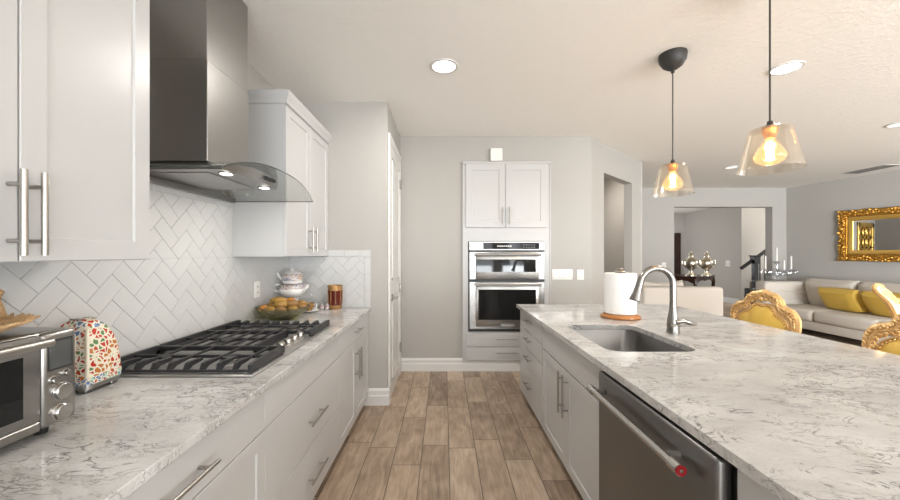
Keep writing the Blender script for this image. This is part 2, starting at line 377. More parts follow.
    def pillow(s, w_, h_, t, m, nu=14, nv=10, pinch=0.06):
        """soft cushion: u -w/2..w/2, v -h/2..h/2, thickness n"""
        g = {}; allv = []
        for sd in (1, -1):
            for i in range(nu+1):
                for j in range(nv+1):
                    edge = i in (0, nu) or j in (0, nv)
                    if sd == -1 and edge: g[(sd, i, j)] = g[(1, i, j)]; continue
                    a = -1+2*i/nu; b = -1+2*j/nv
                    k = ((1-a**4)*(1-b**4))**0.5
                    x = a*w_/2*(1-pinch*(1-b*b)*abs(a)**6*0.8); y = b*h_/2*(1-pinch*(1-a*a)*abs(b)**6)
                    v = s.bm.verts.new((x, y, sd*t/2*k)); g[(sd, i, j)] = v; allv.append(v)
        for sd in (1, -1):
            for i in range(nu):
                for j in range(nv):
                    q = [g[(sd, i, j)], g[(sd, i+1, j)], g[(sd, i+1, j+1)], g[(sd, i, j+1)]]
                    s.bm.faces.new(q if sd == 1 else q[::-1])
        s._fin(allv, m); return s

def obj(name, b, mat, parent=None, smooth=True, ang=35):
    bm = b.bm
    off = OFF.get(parent.name, Vector()) if parent else Vector()
    if not parent or off.length == 0: pass
    bmesh.ops.translate(bm, verts=bm.verts, vec=-off)
    bmesh.ops.recalc_face_normals(bm, faces=bm.faces)
    if smooth:
        for f in bm.faces: f.smooth = True
        for e in bm.edges:
            if len(e.link_faces) == 2 and e.calc_face_angle(0) > math.radians(ang): e.smooth = False
    me = bpy.data.meshes.new(name); bm.to_mesh(me); bm.free()
    for q in (mat if isinstance(mat, (list, tuple)) else [mat]): me.materials.append(q)
    o = bpy.data.objects.new(name, me); COL.objects.link(o)
    if parent: o.parent = parent; OFF[o.name] = off
    return o
def tag(o, label, cat, group=None):
    o['label'] = label; o['category'] = cat
    if group: o['group'] = group
    return o
def thing(name, label, cat, loc=(0, 0, 0), group=None):
    o = bpy.data.objects.new(name, None); COL.objects.link(o); o.location = loc; o.empty_display_size = 0.1
    OFF[o.name] = Vector(loc); tag(o, label, cat, group); return o
def whole(name, b, mat, label, cat, loc, group=None, **k):
    """a thing that is one mesh, origin at loc"""
    bmesh.ops.translate(b.bm, verts=b.bm.verts, vec=-Vector(loc))
    o = obj(name, b, mat, **k); o.location = loc; return tag(o, label, cat, group)
def struct(name, b, mat, parent=None, **k):
    o = obj(name, b, mat, parent, **k)
    if not parent: o['kind'] = 'structure'
    OFF[o.name] = Vector(); return o
def dup(root, loc, rotz=None, label=None, group=None):
    r = root.copy(); COL.objects.link(r); r.location = loc
    if rotz is not None: r.rotation_euler = (0, 0, rotz)
    if label: r['label'] = label
    if group: r['group'] = group
    for ch in list(root.children):
        c = ch.copy(); COL.objects.link(c); c.parent = r
        for g in ch.children:
            d = g.copy(); COL.objects.link(d); d.parent = c
    return r
def smooth_path(pts, n=6, closed=False):
    """Catmull-Rom through the points"""
    P = [Vector(p) for p in pts]; out = []
    N = len(P); rng = N if closed else N-1
    for i in range(rng):
        p0 = P[(i-1) % N] if closed or i > 0 else P[0]; p1 = P[i]; p2 = P[(i+1) % N]; p3 = P[(i+2) % N] if closed or i+2 < N else P[-1]
        for k in range(n):
            t = k/n
            out.append(0.5*((2*p1)+(p2-p0)*t+(2*p0-5*p1+4*p2-p3)*t*t+(3*p1-p0-3*p2+p3)*t**3))
    if not closed: out.append(P[-1])
    return out
def rrect(x0, y0, x1, y1, r, n=6):
    out = []
    for cx, cy, a0 in ((x1-r, y0+r, -PI/2), (x1-r, y1-r, 0), (x0+r, y1-r, PI/2), (x0+r, y0+r, PI)):
        for k in range(n+1):
            a = a0+PI/2*k/n; out.append((cx+r*math.cos(a), cy+r*math.sin(a)))
    return out

# ------------------------------------------------------------------ room measures
CEIL = 2.838; XL = -1.455; YR = 3.33; XP = -0.53; YF = 4.30
CT = 0.914; ST = 0.03                      # counter top height, slab thickness
XC = -0.686; XLF = -0.706                   # left slab edge, left cabinet faces
XI = 0.722; XIF = 0.755; XI2 = 2.24; YI = 3.54   # island slab edges, cabinet faces, far end
MU = frame((0, 0, 0), (0, 1, 0), (0, 0, 1), (1, 0, 0))     # left run: u=Y v=Z n=+X

# floor and ceiling
b = B(); b.box((-1.7, -5.0, -0.1), (10.6, 12.4, 0)); struct('floor', b, M['floor'], smooth=False)
b = B(); b.box((-1.7, -5.0, CEIL), (10.6, 12.4, CEIL+0.1)); struct('ceiling', b, M['ceiling'], smooth=False)
# walls
b = B(); b.box((XL-0.15, -5.0, 0), (XL, YR, CEIL)); struct('wall_left', b, M['wall'], smooth=False)
b = B(); b.box((XL-0.15, YR, 0), (XP, YF, CEIL)); struct('wall_pantry', b, M['wall'], smooth=False)
b = B(); b.box((XL-0.15, YF, 0), (1.786, YF+0.11, CEIL)); struct('wall_back', b, M['wall'], smooth=False)
D1 = Vector((0.7275, 0.686, 0)); N1 = Vector((0.686, -0.7275, 0))   # angled wall: along, towards the room
P0 = Vector((1.786, YF, 0)); LEN1 = 1.75
MA = frame(P0, D1, (0, 0, 1), N1)
S0, S1, OH = 0.363, 1.349, 2.457
b = B()
b.box((0, 0, -0.111), (S0, CEIL, 0), m=MA); b.box((S1, 0, -0.111), (LEN1, CEIL, 0), m=MA); b.box((S0, OH, -0.111), (S1, CEIL, 0), m=MA)
struct('wall_angled', b, M['wall'], smooth=False)
PE = P0 + D1*LEN1
b = B(); b.box((-0.9, 0, -1.45), (2.2, CEIL, -1.35), m=MA); struct('wall_corridor', b, M['wall_grey'], smooth=False)
b = B(); b.box((PE.x-0.11, PE.y-0.02, 0), (PE.x, 7.62, CEIL)); struct('wall_living_side', b, M['wall'], smooth=False)
YW = 7.62; OX0, OX1, OZ = 4.94, 7.05, 2.435
b = B(); b.box((2.0, YW, 0), (OX0, YW+0.17, CEIL)); b.box((OX1, YW, 0), (7.6, YW+0.17, CEIL)); b.box((OX0, YW, OZ), (OX1, YW+0.17, CEIL))
struct('wall_far', b, M['wall'], smooth=False)
# right wall, running slightly outwards
RA = Vector((7.35, YW, 0)); RD = Vector((0.199, -0.98, 0)).normalized(); RN = Vector((-RD.y, RD.x, 0))*-1
RN = Vector((RD.y, -RD.x, 0)); RN = RN if RN.x < 0 else -RN
MR = frame(RA, RD, (0, 0, 1), RN)
b = B(); b.box((-0.2, 0, -0.12), (12.8, CEIL, 0), m=MR); struct('wall_right', b, M['wall'], smooth=False)
# hall beyond the far opening
b = B(); b.box((4.0, 12.2, 0), (8.28, 12.35, CEIL)); struct('wall_hall_end', b, M['wall_grey'], smooth=False)
b = B(); b.box((8.28, 9.93, 0), (8.38, 12.35, CEIL)); struct('wall_hall_right', b, M['wall_grey'], smooth=False)
b = B(); b.box((8.28, 9.88, 0), (10.6, 9.93, CEIL)); struct('wall_stair', b, M['wall'], smooth=False)
b = B(); b.box((10.5, 7.79, 0), (10.6, 9.9, CEIL)); struct('wall_stair_end', b, M['wall'], smooth=False)
b = B(); b.box((3.9, 7.79, 0), (4.0, 12.35, CEIL)); struct('wall_hall_left', b, M['wall_grey'], smooth=False)
# rear wall with three glazed openings (daylight)
b = B(); RW = [(-1.1, 1.8), (2.15, 4.05), (4.9, 8.3)]
xs = [-1.7]+[x for p in RW for x in p]+[10.6]
for i in range(0, len(xs), 2): b.box((xs[i], -4.85, 0), (xs[i+1], -4.70, CEIL))
for x0, x1 in RW: b.box((x0, -4.85, 0), (x1, -4.70, 0.35)); b.box((x0, -4.85, 2.5), (x1, -4.70, CEIL))
struct('wall_rear', b, M['wall'], smooth=False)
for i, (x0, x1) in enumerate(RW):
    b = B()
    for xx in (x0, (x0+x1)/2, x1): b.box((xx-0.03, -4.75, 0.35), (xx+0.03, -4.69, 2.5))
    for zz in (0.35, 2.47): b.box((x0, -4.75, zz-0.0), (x1, -4.69, zz+0.05))
    struct('window_%d' % (i+1), b, M['trim'], smooth=False)

# baseboards (stepped profile)
def baseboard(name, p, q, n, h=0.157):
    p, q, n = Vector(p), Vector(q), Vector(n).normalized(); L_ = (q-p).length
    m = frame(p, (q-p).normalized(), (0, 0, 1), n); b = B()
    prof = [(0, 0), (0.018, 0), (0.018, h*0.55), (0.013, h*0.62), (0.013, h*0.86), (0.006, h), (0, h)]
    A = b.ring([m @ Vector((0, z, y)) for y, z in prof]); C = b.ring([m @ Vector((L_, z, y)) for y, z in prof])
    b.bridge(A, C); b.bm.faces.new(A); b.bm.faces.new(C[::-1])
    return struct(name, b, M['trim'], smooth=False)
baseboard('baseboard_back', (XP, YF, 0), (1.786, YF, 0), (0, -1, 0))
baseboard('baseboard_pantry', (-0.76, YR, 0), (XP+0.018, YR, 0), (0, -1, 0))
baseboard('baseboard_pantry_side', (XP, YR+0.0005, 0), (XP, YR+0.044, 0), (1, 0, 0))
baseboard('baseboard_angled', P0, P0+D1*S0, N1); baseboard('baseboard_angled_end', P0+D1*S1, PE, N1)
baseboard('baseboard_far', (PE.x, YW, 0), (OX0, YW, 0), (0, -1, 0))
baseboard('baseboard_hall', (8.28, 12.2, 0), (8.28, 9.93, 0), (-1, 0, 0))
baseboard('baseboard_right', RA, RA+RD*8, RN)

# pantry door with casing
b = B(); X = XP
b.box((X, YR+0.045, 0), (X+0.018, YR+0.125, 2.57)); b.box((X, 4.16, 0), (X+0.018, 4.24, 2.57)); b.box((X, YR+0.125, 2.49), (X+0.018, 4.16, 2.57))
struct('trim_1', b, M['trim'], smooth=False)
b = B(); MD = frame((X, YR+0.125, 0.01), (0, 1, 0), (0, 0, 1), (1, 0, 0)); dw = 4.16-YR-0.125
def panel_slab(b, w_, h_, m, panels, t=0.012):
    b.box((0, 0, 0), (w_, h_, t), m=m)
    for (v0, v1) in panels:
        for u0, u1, a0, a1 in ((0.09, 0.105, v0, v1), (w_-0.105, w_-0.09, v0, v1), (0.09, w_-0.09, v0, v0+0.015), (0.09, w_-0.09, v1-0.015, v1)):
            b.box((u0, a0, t), (u1, a1, t+0.008), m=m)
panel_slab(b, dw, 2.48, MD, [(0.15, 1.0), (1.15, 2.36)])
dr = struct('door_1', b, M['trim'], smooth=False)
for z in (0.33, 1.02, 1.15+0.0, 2.23):
    if z == 1.15: continue
    b = B(); b.box((X+0.012, 4.12, z-0.05), (X+0.035, 4.165, z+0.05), 0.003); obj('hinge', b, M['nickel'], dr)
b = B(); yk = YR+0.19
b.cyl((X+0.01, yk, 0.98), (X+0.02, yk, 0.98), 0.033, seg=20); b.cyl((X+0.02, yk, 0.98), (X+0.06, yk, 0.98), 0.011); b.tube([(X+0.058, yk-0.01, 0.98), (X+0.062, yk+0.06, 0.982), (X+0.06, yk+0.14, 0.976)], [0.012, 0.01, 0.008], 10)
obj('door_handle', b, M['nickel'], dr)

# ------------------------------------------------------------------ herringbone backsplash (one mesh of tiles each)
def clip_poly(poly, x0, y0, x1, y1):
    for ax, lim, sgn in ((0, x0, 1), (0, x1, -1), (1, y0, 1), (1, y1, -1)):
        out = []
        for i in range(len(poly)):
            p, q = poly[i], poly[(i+1) % len(poly)]
            dp, dq = sgn*(p[ax]-lim), sgn*(q[ax]-lim)
            if dp >= 0: out.append(p)
            if dp*dq < 0:
                t = dp/(dp-dq); out.append((p[0]+t*(q[0]-p[0]), p[1]+t*(q[1]-p[1])))
        poly = out
        if len(poly) < 3: return None
    return poly
def herringbone(b, m, org, W_, x0, y0, x1, y1, gap=0.0017, t=0.007, flip=1):
    c = math.sqrt(0.5)
    def tow(u, v):   # u descends to the right, v climbs to the right
        return (org[0]+flip*(u+v)*c*W_, org[1]+(v-u)*c*W_)
    for n_ in range(-60, 60):
        for k in range(-60, 60):
            ou, ov = -n_-2*k, n_-2*k
            for (a0, b0, a1, b1) in ((-2, 0, 0, 1), (0, 0, 1, 2)):
                g = gap/2/W_
                q = [(ou+a0+g, ov+b0+g), (ou+a1-g, ov+b0+g), (ou+a1-g, ov+b1-g), (ou+a0+g, ov+b1-g)]
                P = [tow(*p) for p in q]
                if max(p[0] for p in P) < x0 or min(p[0] for p in P) > x1 or max(p[1] for p in P) < y0 or min(p[1] for p in P) > y1: continue
                P = clip_poly(P, x0, y0, x1, y1)
                if not P: continue
                # drop slivers
                ar = abs(sum(P[i][0]*P[(i+1) % len(P)][1]-P[(i+1) % len(P)][0]*P[i][1] for i in range(len(P))))/2
                if ar < 2e-5: continue
                cx = sum(p[0] for p in P)/len(P); cy = sum(p[1] for p in P)/len(P)
                A = b.ring([m @ Vector((p[0], p[1], 0.002)) for p in P]); Bq = b.ring([m @ Vector((p[0], p[1], t-0.0012)) for p in P])
                sh = lambda p: (p[0]+(cx-p[0])*min(1, 0.0012/max(1e-4, math.hypot(cx-p[0], cy-p[1]))), p[1]+(cy-p[1])*min(1, 0.0012/max(1e-4, math.hypot(cx-p[0], cy-p[1]))))
                Cq = b.ring([m @ Vector((*sh(p), t)) for p in P])
                b.bridge(A, Bq); b.bridge(Bq, Cq); b.bm.faces.new(Cq)
def border(b, m, x0, y0, x1, y1, L_, horiz=True, t=0.008):
    a, e = (x0, x1) if horiz else (y0, y1); k = a
    while k < e-1e-4:
        k2 = min(k+L_, e)
        if horiz: b.box((k+0.0011, y0+0.0011, 0), (k2-0.0011, y1-0.0011, t), 0.0012, m=m)
        else: b.box((x0+0.0011, k+0.0011, 0), (x1-0.0011, k2-0.0011, t), 0.0012, m=m)
        k = k2
WT = 0.079
HT = 1.784
mL = frame((XL, 0, 0), (0, 1, 0), (0, 0, 1), (1, 0, 0))
b = B(); herringbone(b, mL, (1.213, 1.2135), WT, 0.2, CT, YR, 1.39)
herringbone(b, mL, (1.213, 1.2135), WT, 1.311, 1.39, 2.436, HT-0.055)
border(b, mL, 1.311, HT-0.055, 2.436, HT, 0.155)
g = B(); g.box((0.2, CT, 0.0), (YR, 1.39, 0.004), m=mL); g.box((1.311, 1.39, 0.0), (2.436, HT, 0.004), m=mL)
bs = thing('tile_backsplash', 'white glossy herringbone tiles covering the long wall behind the gas cooktop', 'backsplash', (XL, 1.8, CT))
obj('grout', g, M['grout'], bs, smooth=False); obj('tiles', b, M['tile'], bs, smooth=False)
mB = frame((0, YR, 0), (1, 0, 0), (0, 0, 1), (0, -1, 0))
b = B(); TX1, TZ1 = -0.686, 1.452
herringbone(b, mB, (-0.95, 1.19), WT, XL+0.008, CT, TX1-0.062, 1.39); border(b, mB, XL+0.37, 1.392, TX1, TZ1, 0.155); border(b, mB, TX1-0.06, CT, TX1, 1.392, 0.155, False)
g = B(); g.box((XL, CT, 0), (TX1-0.001, 1.39, 0.004), m=mB); g.box((XL+0.37, 1.38, 0), (TX1-0.001, TZ1-0.001, 0.004), m=mB)
bs = thing('tile_backsplash', 'short white herringbone tile panel with plain border behind the teapot and glass', 'backsplash', (-1.0, YR, CT))
obj('grout', g, M['grout'], bs, smooth=False); obj('tiles', b, M['tile'], bs, smooth=False)

# ------------------------------------------------------------------ cabinets
def bar_pull(parent, m, cu, cv, L_, vert, stand=0.036, r=0.0065, name='handle', n0=0.02):
    b = B()
    def P(a, n): return m @ (Vector((cu, cv+a, n)) if vert else Vector((cu+a, cv, n)))
    b.cyl(P(-L_/2, n0+stand), P(L_/2, n0+stand), r, seg=12)
    for k in (-0.33, 0.33): b.cyl(P(k*L_, n0-0.001), P(k*L_, n0+stand), r*0.75, seg=10)
    return obj(name, b, M['nickel'], parent)
def panel_front(name, parent, m, u0, v0, u1, v1, shaker=True, rail=0.06, t=0.02):
    b = B(); g = 0.002
    mm = m @ Matrix.Translation((u0+g, v0+g, 0))
    if shaker: b.shaker(u1-u0-2*g, v1-v0-2*g, mm, rail, t)
    else: b.box((0, 0, 0), (u1-u0-2*g, v1-v0-2*g, t), 0.002, m=mm)
    return obj(name, b, M['white'], parent, smooth=False)
def base_cab(label, m, u0, u1, depth, zb, parts, top=CT-ST-0.001):
    """m: u along the run, v up, n out of the face; face plane of the doors at n=0.0 -> doors occupy -0.02..0"""
    root = thing('base_cabinet', label, 'cabinet', tuple((m @ Vector(((u0+u1)/2, 0, -depth/2)))))
    b = B(); b.box((u0+0.0005, zb, -depth), (u1-0.0005, top, -0.021), m=m)
    if top < 0.8:
        b.box((u0+0.0005, top, -0.04), (u1-0.0005, CT-ST-0.001, -0.021), m=m); b.box((u0+0.0005, top, -depth), (u1-0.0005, CT-ST-0.001, -depth+0.02), m=m)
        for q0, q1 in ((u0+0.0005, u0+0.02), (u1-0.02, u1-0.0005)): b.box((q0, top, -depth), (q1, CT-ST-0.001, -0.03), m=m)
    obj('body', b, M['white'], root, smooth=False)
    b = B(); b.box((u0+0.0005, 0, -depth), (u1-0.0005, zb-0.0005, -0.10), m=m); obj('toe_kick', b, M['toe'], root, smooth=False)
    mf = m @ Matrix.Translation((0, 0, -0.02))
    for p in parts:
        kind, a, c, d, e = p[:5]
        o = panel_front('door' if kind == 'door' else ('drawer' if kind == 'drawer' else 'false_front'), root, mf, a, c, d, e, kind == 'door')
        for h in p[5:]: bar_pull(o, mf, *h)
    return root
mLb = frame((XLF, 0, 0), (0, 1, 0), (0, 0, 1), (1, 0, 0)); DL = -XL+XLF-0.001
ZB, ZD = 0.085, 0.72; ZT = 0.878
def two_doors(u0, u1, zb, zt, hz, hl, off=0.035):
    c = (u0+u1)/2
    return [('door', u0, zb, c, zt, (c-off, hz, hl, True)), ('door', c, zb, u1, zt, (c+off, hz, hl, True))]
base_cab('white base cabinet under the counter below the toaster oven, nearly out of the picture', mLb, -0.45, 0.49, DL, ZB, [('drawer', -0.45, ZD, 0.49, ZT, (0.0, 0.80, 0.2, False))]+two_doors(-0.45, 0.49, ZB, ZD, 0.58, 0.2))
base_cab('white base cabinet with one drawer over shaker doors, nearest along the cooktop counter', mLb, 0.49, 1.404, DL, ZB, [('drawer', 0.49, ZD, 1.404, ZT, (0.95, 0.797, 0.215, False))]+two_doors(0.49, 1.404, ZB, ZD, 0.58, 0.22))
base_cab('white base cabinet with two deep plain drawers right under the gas cooktop', mLb, 1.404, 2.38, DL, ZB, [('false_front', 1.404, ZD, 2.38, ZT), ('drawer', 1.404, 0.392, 2.38, ZD, (1.93, 0.535, 0.235, False)), ('drawer', 1.404, ZB, 2.38, 0.392, (1.93, 0.235, 0.235, False))])
base_cab('white base cabinet with paired shaker doors at the wall end of the cooktop counter', mLb, 2.38, YR-0.002, DL, ZB, [('drawer', 2.38, ZD, YR-0.002, ZT, (2.855, 0.80, 0.2, False))]+two_doors(2.38, YR-0.002, ZB, ZD, 0.54, 0.24))
b = B(); b.box((XL+0.0085, -0.5, CT-ST), (XC, YR-0.009, CT), 0.003, seg=2)
whole('countertop', b, M['quartz'], 'veined white quartz countertop holding the cooktop and toaster, along the tiled wall', 'countertop', (-1.07, 1.4, CT-ST), smooth=False)

# upper cabinets on the left wall
XU = -1.084
mU = frame((XU, 0, 0), (0, 1, 0), (0, 0, 1), (1, 0, 0)); DU = XU-XL-0.001
def upper(label, u0, u1, z0, z1, hl, hz, mids, hoffs):
    root = thing('wall_cabinet', label, 'cabinet', ((XU+XL)/2, (u0+u1)/2, z0))
    b = B(); b.box((u0, z0, -DU), (u1, z1-0.07, -0.021), m=mU); obj('body', b, M['white'], root, smooth=False)
    mf = mU @ Matrix.Translation((0, 0, -0.02)); c = mids
    for a, e, h in ((u0, c, c-hoffs), (c, u1, c+hoffs)):
        o = panel_front('door', root, mf, a, z0, e, z1-0.085, True, 0.062); bar_pull(o, mf, h, hz, hl, True, stand=0.04, r=0.0075)
    # crown moulding
    b = B(); zz = z1-0.085
    prof = [(-0.0, 0), (0.012, 0.005), (0.014, 0.025), (0.030, 0.055), (0.034, 0.085), (-0.0, 0.085)]
    for (A0, A1, mm) in (((u0-0.0, None), (u1, None), mU),):
        r0 = b.ring([mU @ Vector((u0-p[0], zz+p[1], p[0])) for p in prof]); r1 = b.ring([mU @ Vector((u1+(0 if u1 > 3 else p[0]), zz+p[1], p[0])) for p in prof])
        b.bridge(r0, r1); b.bm.faces.new(r1)
        r2 = b.ring([mU @ Vector((u0-p[0], zz+p[1], -DU)) for p in prof]); r3 = b.ring([mU @ Vector((u0-p[0], zz+p[1], p[0])) for p in prof])
        b.bridge(r2, r3)
    b.box((u0, z1-0.072, -DU), (u1, z1-0.001, 0.0), m=mU)
    obj('crown', b, M['white'], root, smooth=False)
    return root
upper('white shaker wall cabinet in front of the range hood, above the toaster oven', 0.47, 1.311, 1.39, 2.527, 0.215, 1.515, 0.906, 0.023)
upper('white shaker wall cabinet with crown moulding beyond the range hood, above the fruit bowl', 2.436, YR-0.001, 1.395, 2.527, 0.20, 1.53, 2.883, 0.045)

# oven tower
mT = frame((0, YF-0.03, 0), (1, 0, 0), (0, 0, 1), (0, -1, 0)); TX0, TXE = 0.236, 1.272
root = thing('oven_cabinet', 'tall white oven cabinet with two upper doors, built into the end wall', 'cabinet', ((TX0+TXE)/2, YF-0.015, 0.12))
px = lambda x: (x-444)/FPX*4.27
pz = lambda y: EYE-(y-254.5)/FPX*4.27
b = B(); OVX0, OVX1, OVZ0, OVZ1 = px(468.3), px(544.3), pz(331.5), pz(241.5)
b.box((TX0, 0.13, -0.029), (OVX0-0.002, 2.50, -0.004), m=mT); b.box((OVX1+0.002, 0.13, -0.029), (TXE, 2.50, -0.004), m=mT)
b.box((OVX0-0.002, OVZ1+0.002, -0.029), (OVX1+0.002, 2.50, -0.004), m=mT); b.box((OVX0-0.002, 0.13, -0.029), (OVX1+0.002, OVZ0-0.002, -0.004), m=mT)
b.box((TX0-0.012, 2.495, -0.029), (TXE+0.012, 2.525, 0.022), 0.004, m=mT)
obj('body', b, M['white'], root, smooth=False)
b = B(); b.box((TX0-0.012, 0.13, -0.029), (TX0+0.001, 2.495, 0.004), m=mT); b.box((TXE-0.001, 0.13, -0.029), (TXE+0.012, 2.495, 0.004), m=mT); obj('side_trim', b, M['white'], root, smooth=False)
mTf = mT @ Matrix.Translation((0, 0, -0.004)); cT = px(505.4)
for a, e, h in ((TX0+0.025, cT, cT-0.035), (cT, TXE-0.035, cT+0.045)):
    o = panel_front('door', root, mTf, a, pz(227.5), e, pz(164), True, 0.075); bar_pull(o, mTf, h, pz(216), 0.21, True)
for v0, v1 in ((pz(346.3), pz(333.5)), (pz(360), pz(347))):
    o = panel_front('drawer', root, mTf, TX0+0.03, v0, TXE-0.035, v1, False); bar_pull(o, mTf, cT+0.01, (v0+v1)/2+0.015, 0.26, False)
# double wall oven
ov = thing('wall_oven', 'stainless steel microwave and oven combination with black glass windows, set in the tall cabinet', 'oven', ((OVX0+OVX1)/2, YF-0.03, OVZ0))
b = B(); b.box((OVX0, OVZ0, -0.025), (OVX1, OVZ1, 0.006), m=mT); obj('frame', b, M['black'], ov, smooth=False)
mO = mT @ Matrix.Translation((0, 0, 0.006))
b = B(); b.box((OVX0+0.01, pz(250.3), 0), (OVX1-0.002, OVZ1-0.002, 0.022), 0.003, m=mO); cp = obj('control_panel', b, M['steel_h'], ov)
b = B(); b.box((px(483), pz(249.2), 0.022), (px(538.5), pz(242.8), 0.024), m=mO); obj('display', b, M['black_glass'], cp, smooth=False)
b = B()
for i in range(7): b.box((px(497+i*2.1), pz(246.8), 0.024), (px(498.2+i*2.1), pz(245.5), 0.0245), m=mO)
for i in range(5):
    for j in range(2): b.box((px(523+i*2.6), pz(247.6-j*2.4), 0.024), (px(523.6+i*2.6), pz(247.1-j*2.4), 0.0245), m=mO)
obj('display_lettering', b, M['plate'], cp, smooth=False)
def oven_door(y0, y1, w0, w1, wx0, wx1, hy):
    b = B(); z1, z0 = pz(y0), pz(y1)
    b.box((OVX0+0.012, z0, 0), (OVX1-0.004, z1, 0.02), 0.004, m=mO)
    d = obj('door', b, M['steel_h'], ov)
    b = B(); b.box((px(475.5), z0+0.03*(y1-y0 > 30)+0.004, 0.02), (px(538), z1-0.006, 0.034), 0.01, m=mO, seg=2); obj('bezel', b, M['steel_h'], d)
    b = B(); b.box((px(wx0), pz(w1), 0.034), (px(wx1), pz(w0), 0.036), 0.001, m=mO); obj('window', b, M['black_glass'], d, smooth=False)
    b = B(); zc = pz(hy)
    b.cyl(mO @ Vector((px(474), zc, 0.075)), mO @ Vector((px(539.5), zc, 0.075)), 0.013, seg=16)
    for x in (476, 537.5): b.box((px(x)-0.012, zc-0.010, 0.018), (px(x)+0.012, zc+0.010, 0.075), 0.004, m=mO)
    obj('handle', b, M['steel'], d); return d
oven_door(251.8, 279.3, 259.3, 271.8, 476, 535, 254.8)
d2 = oven_door(281.8, 328.8, 289.2, 319.3, 478, 535.2, 284.6)
def text_mesh(s, size):
    cu = bpy.data.curves.new('t', 'FONT'); cu.body = s; cu.size = size; cu.extrude = 0.0006; cu.align_x = 'CENTER'; cu.align_y = 'CENTER'
    o = bpy.data.objects.new('t', cu); COL.objects.link(o); dg = bpy.context.evaluated_depsgraph_get()
    me = bpy.data.meshes.new_from_object(o.evaluated_get(dg)); bpy.data.objects.remove(o); return me
b = B(); b.box((px(500), pz(326.3), 0.034), (px(514), pz(322.8), 0.036), m=mO); pl = obj('badge', b, M['steel'], d2, smooth=False)
me = text_mesh('KitchenAid', 0.030); b = B(); b.bm.from_mesh(me)
for v in b.bm.verts: v.co = mO @ Vector((px(507)+v.co.x, pz(324.6)+v.co.y, 0.0365+v.co.z))
obj('lettering', b, M['plate'], d2, smooth=False)
# chime box above
b = B(); b.box((px(490.3), pz(161.3), 0), (px(502.3), pz(148.5), 0.05), 0.006, m=frame((0, YF-0.002, 0), (1, 0, 0), (0, 0, 1), (0, -1, 0)))
whole('door_chime', b, M['plate'], 'small white door chime box on the wall directly above the oven cabinet', 'door chime', (px(496), YF, 2.53))

# ------------------------------------------------------------------ island
mI = frame((XIF, 0, 0), (0, 1, 0), (0, 0, 1), (-1, 0, 0)); DI = 0.72; ZBI = 0.078
Y1, Y2, Y3 = 2.727, 1.672, 0.925
dz = [ZBI, 0.385, 0.556, 0.714, 0.874]
base_cab('white drawer base with four stacked drawers at the far end of the island', mI, Y1, YI-0.02, DI, ZBI,
         [('drawer', Y1+0.004, dz[i], YI-0.02, dz[i+1], ((Y1+YI)/2, (dz[i]+dz[i+1])/2+0.02, 0.19, False)) for i in range(4)])
cs = (Y1+Y2)/2
base_cab('white sink base cabinet with two tall shaker doors in the island', mI, Y2, Y1, DI, ZBI, [('false_front', Y2, 0.695, Y1-0.004, 0.874), ('door', Y2, ZBI, cs, 0.69, (cs-0.04, 0.545, 0.26, True)), ('door', cs, ZBI, Y1-0.004, 0.69, (cs+0.04, 0.545, 0.26, True))], top=0.62)
base_cab('plain white end cabinet of the island next to the dishwasher', mI, -0.4, Y3-0.008, DI, ZBI, [('door', -0.4, ZBI, 0.25, 0.874), ('false_front', 0.25, ZBI, Y3-0.008, 0.874)])
b = B(); b.box((XIF+DI+0.001, -0.4, 0), (XIF+DI+0.05, YI-0.02, CT-ST-0.001)); whole('island_back_panel', b, M['white'], 'white panel closing the seating side of the island', 'panel', (XIF+DI+0.025, 1.6, 0), smooth=False)
# slab with sink cut-out
SX0, SX1, SY0, SY1 = 0.846, 1.322, 1.81, 2.50
b = B(); outer = [(XI, -0.5), (XI2, -0.5), (XI2, YI), (XI, YI)]; inner = rrect(SX0, SY0, SX1, SY1, 0.085)
for z in (CT-ST, CT):
    o_ = b.ring([(x, y, z) for x, y in outer]); i_ = b.ring([(x, y, z) for x, y in inner])
    es = [b.bm.edges.new((r[k], r[(k+1) % len(r)])) for r in (o_, i_) for k in range(len(r))]
    bmesh.ops.triangle_fill(b.bm, use_beauty=True, use_dissolve=False, edges=es)
    if z == CT-ST: lo = (o_, i_)
    else: b.bridge(lo[0], o_); b.bridge(lo[1], i_)
hole = [f for f in b.bm.faces if min(abs(f.calc_center_median().z-CT), abs(f.calc_center_median().z-CT+ST)) < 1e-4 and SX0+0.001 < f.calc_center_median().x < SX1-0.001 and SY0+0.001 < f.calc_center_median().y < SY1-0.001 and all(SX0-0.001 < v.co.x < SX1+0.001 and SY0-0.001 < v.co.y < SY1+0.001 for v in f.verts)]
bmesh.ops.delete(b.bm, geom=hole, context='FACES_ONLY')
whole('countertop', b, M['quartz'], 'wide veined quartz island countertop with the sink cut into it', 'countertop', ((XI+XI2)/2, 1.6, CT-ST), smooth=False)
# sink
b = B(); rings = []
for off, z, r in ((-0.008, CT-ST-0.001, 0.09), (-0.006, CT-ST-0.004, 0.09), (0.003, 0.72, 0.085), (0.014, 0.70, 0.08), (0.04, 0.688, 0.07)):
    rings.append(b.ring([(x, y, z) for x, y in rrect(SX0+off, SY0+off, SX1-off, SY1-off, r)]))
for p, q in zip(rings, rings[1:]): b.bridge(p, q)
b.bm.faces.new(rings[-1])
sk = thing('sink', 'undermount stainless steel sink bowl sunk in the island counter', 'sink', ((SX0+SX1)/2, (SY0+SY1)/2, 0.688))
for f in list(b.bm.faces): pass
obj('basin', b, M['dark_steel'], sk)
b = B(); b.lathe([(0.055, 0.0), (0.055, 0.004), (0.04, 0.004), (0.034, 0.001)], (1.1, 2.15, 0.688)); obj('drain', b, M['chrome'], sk)
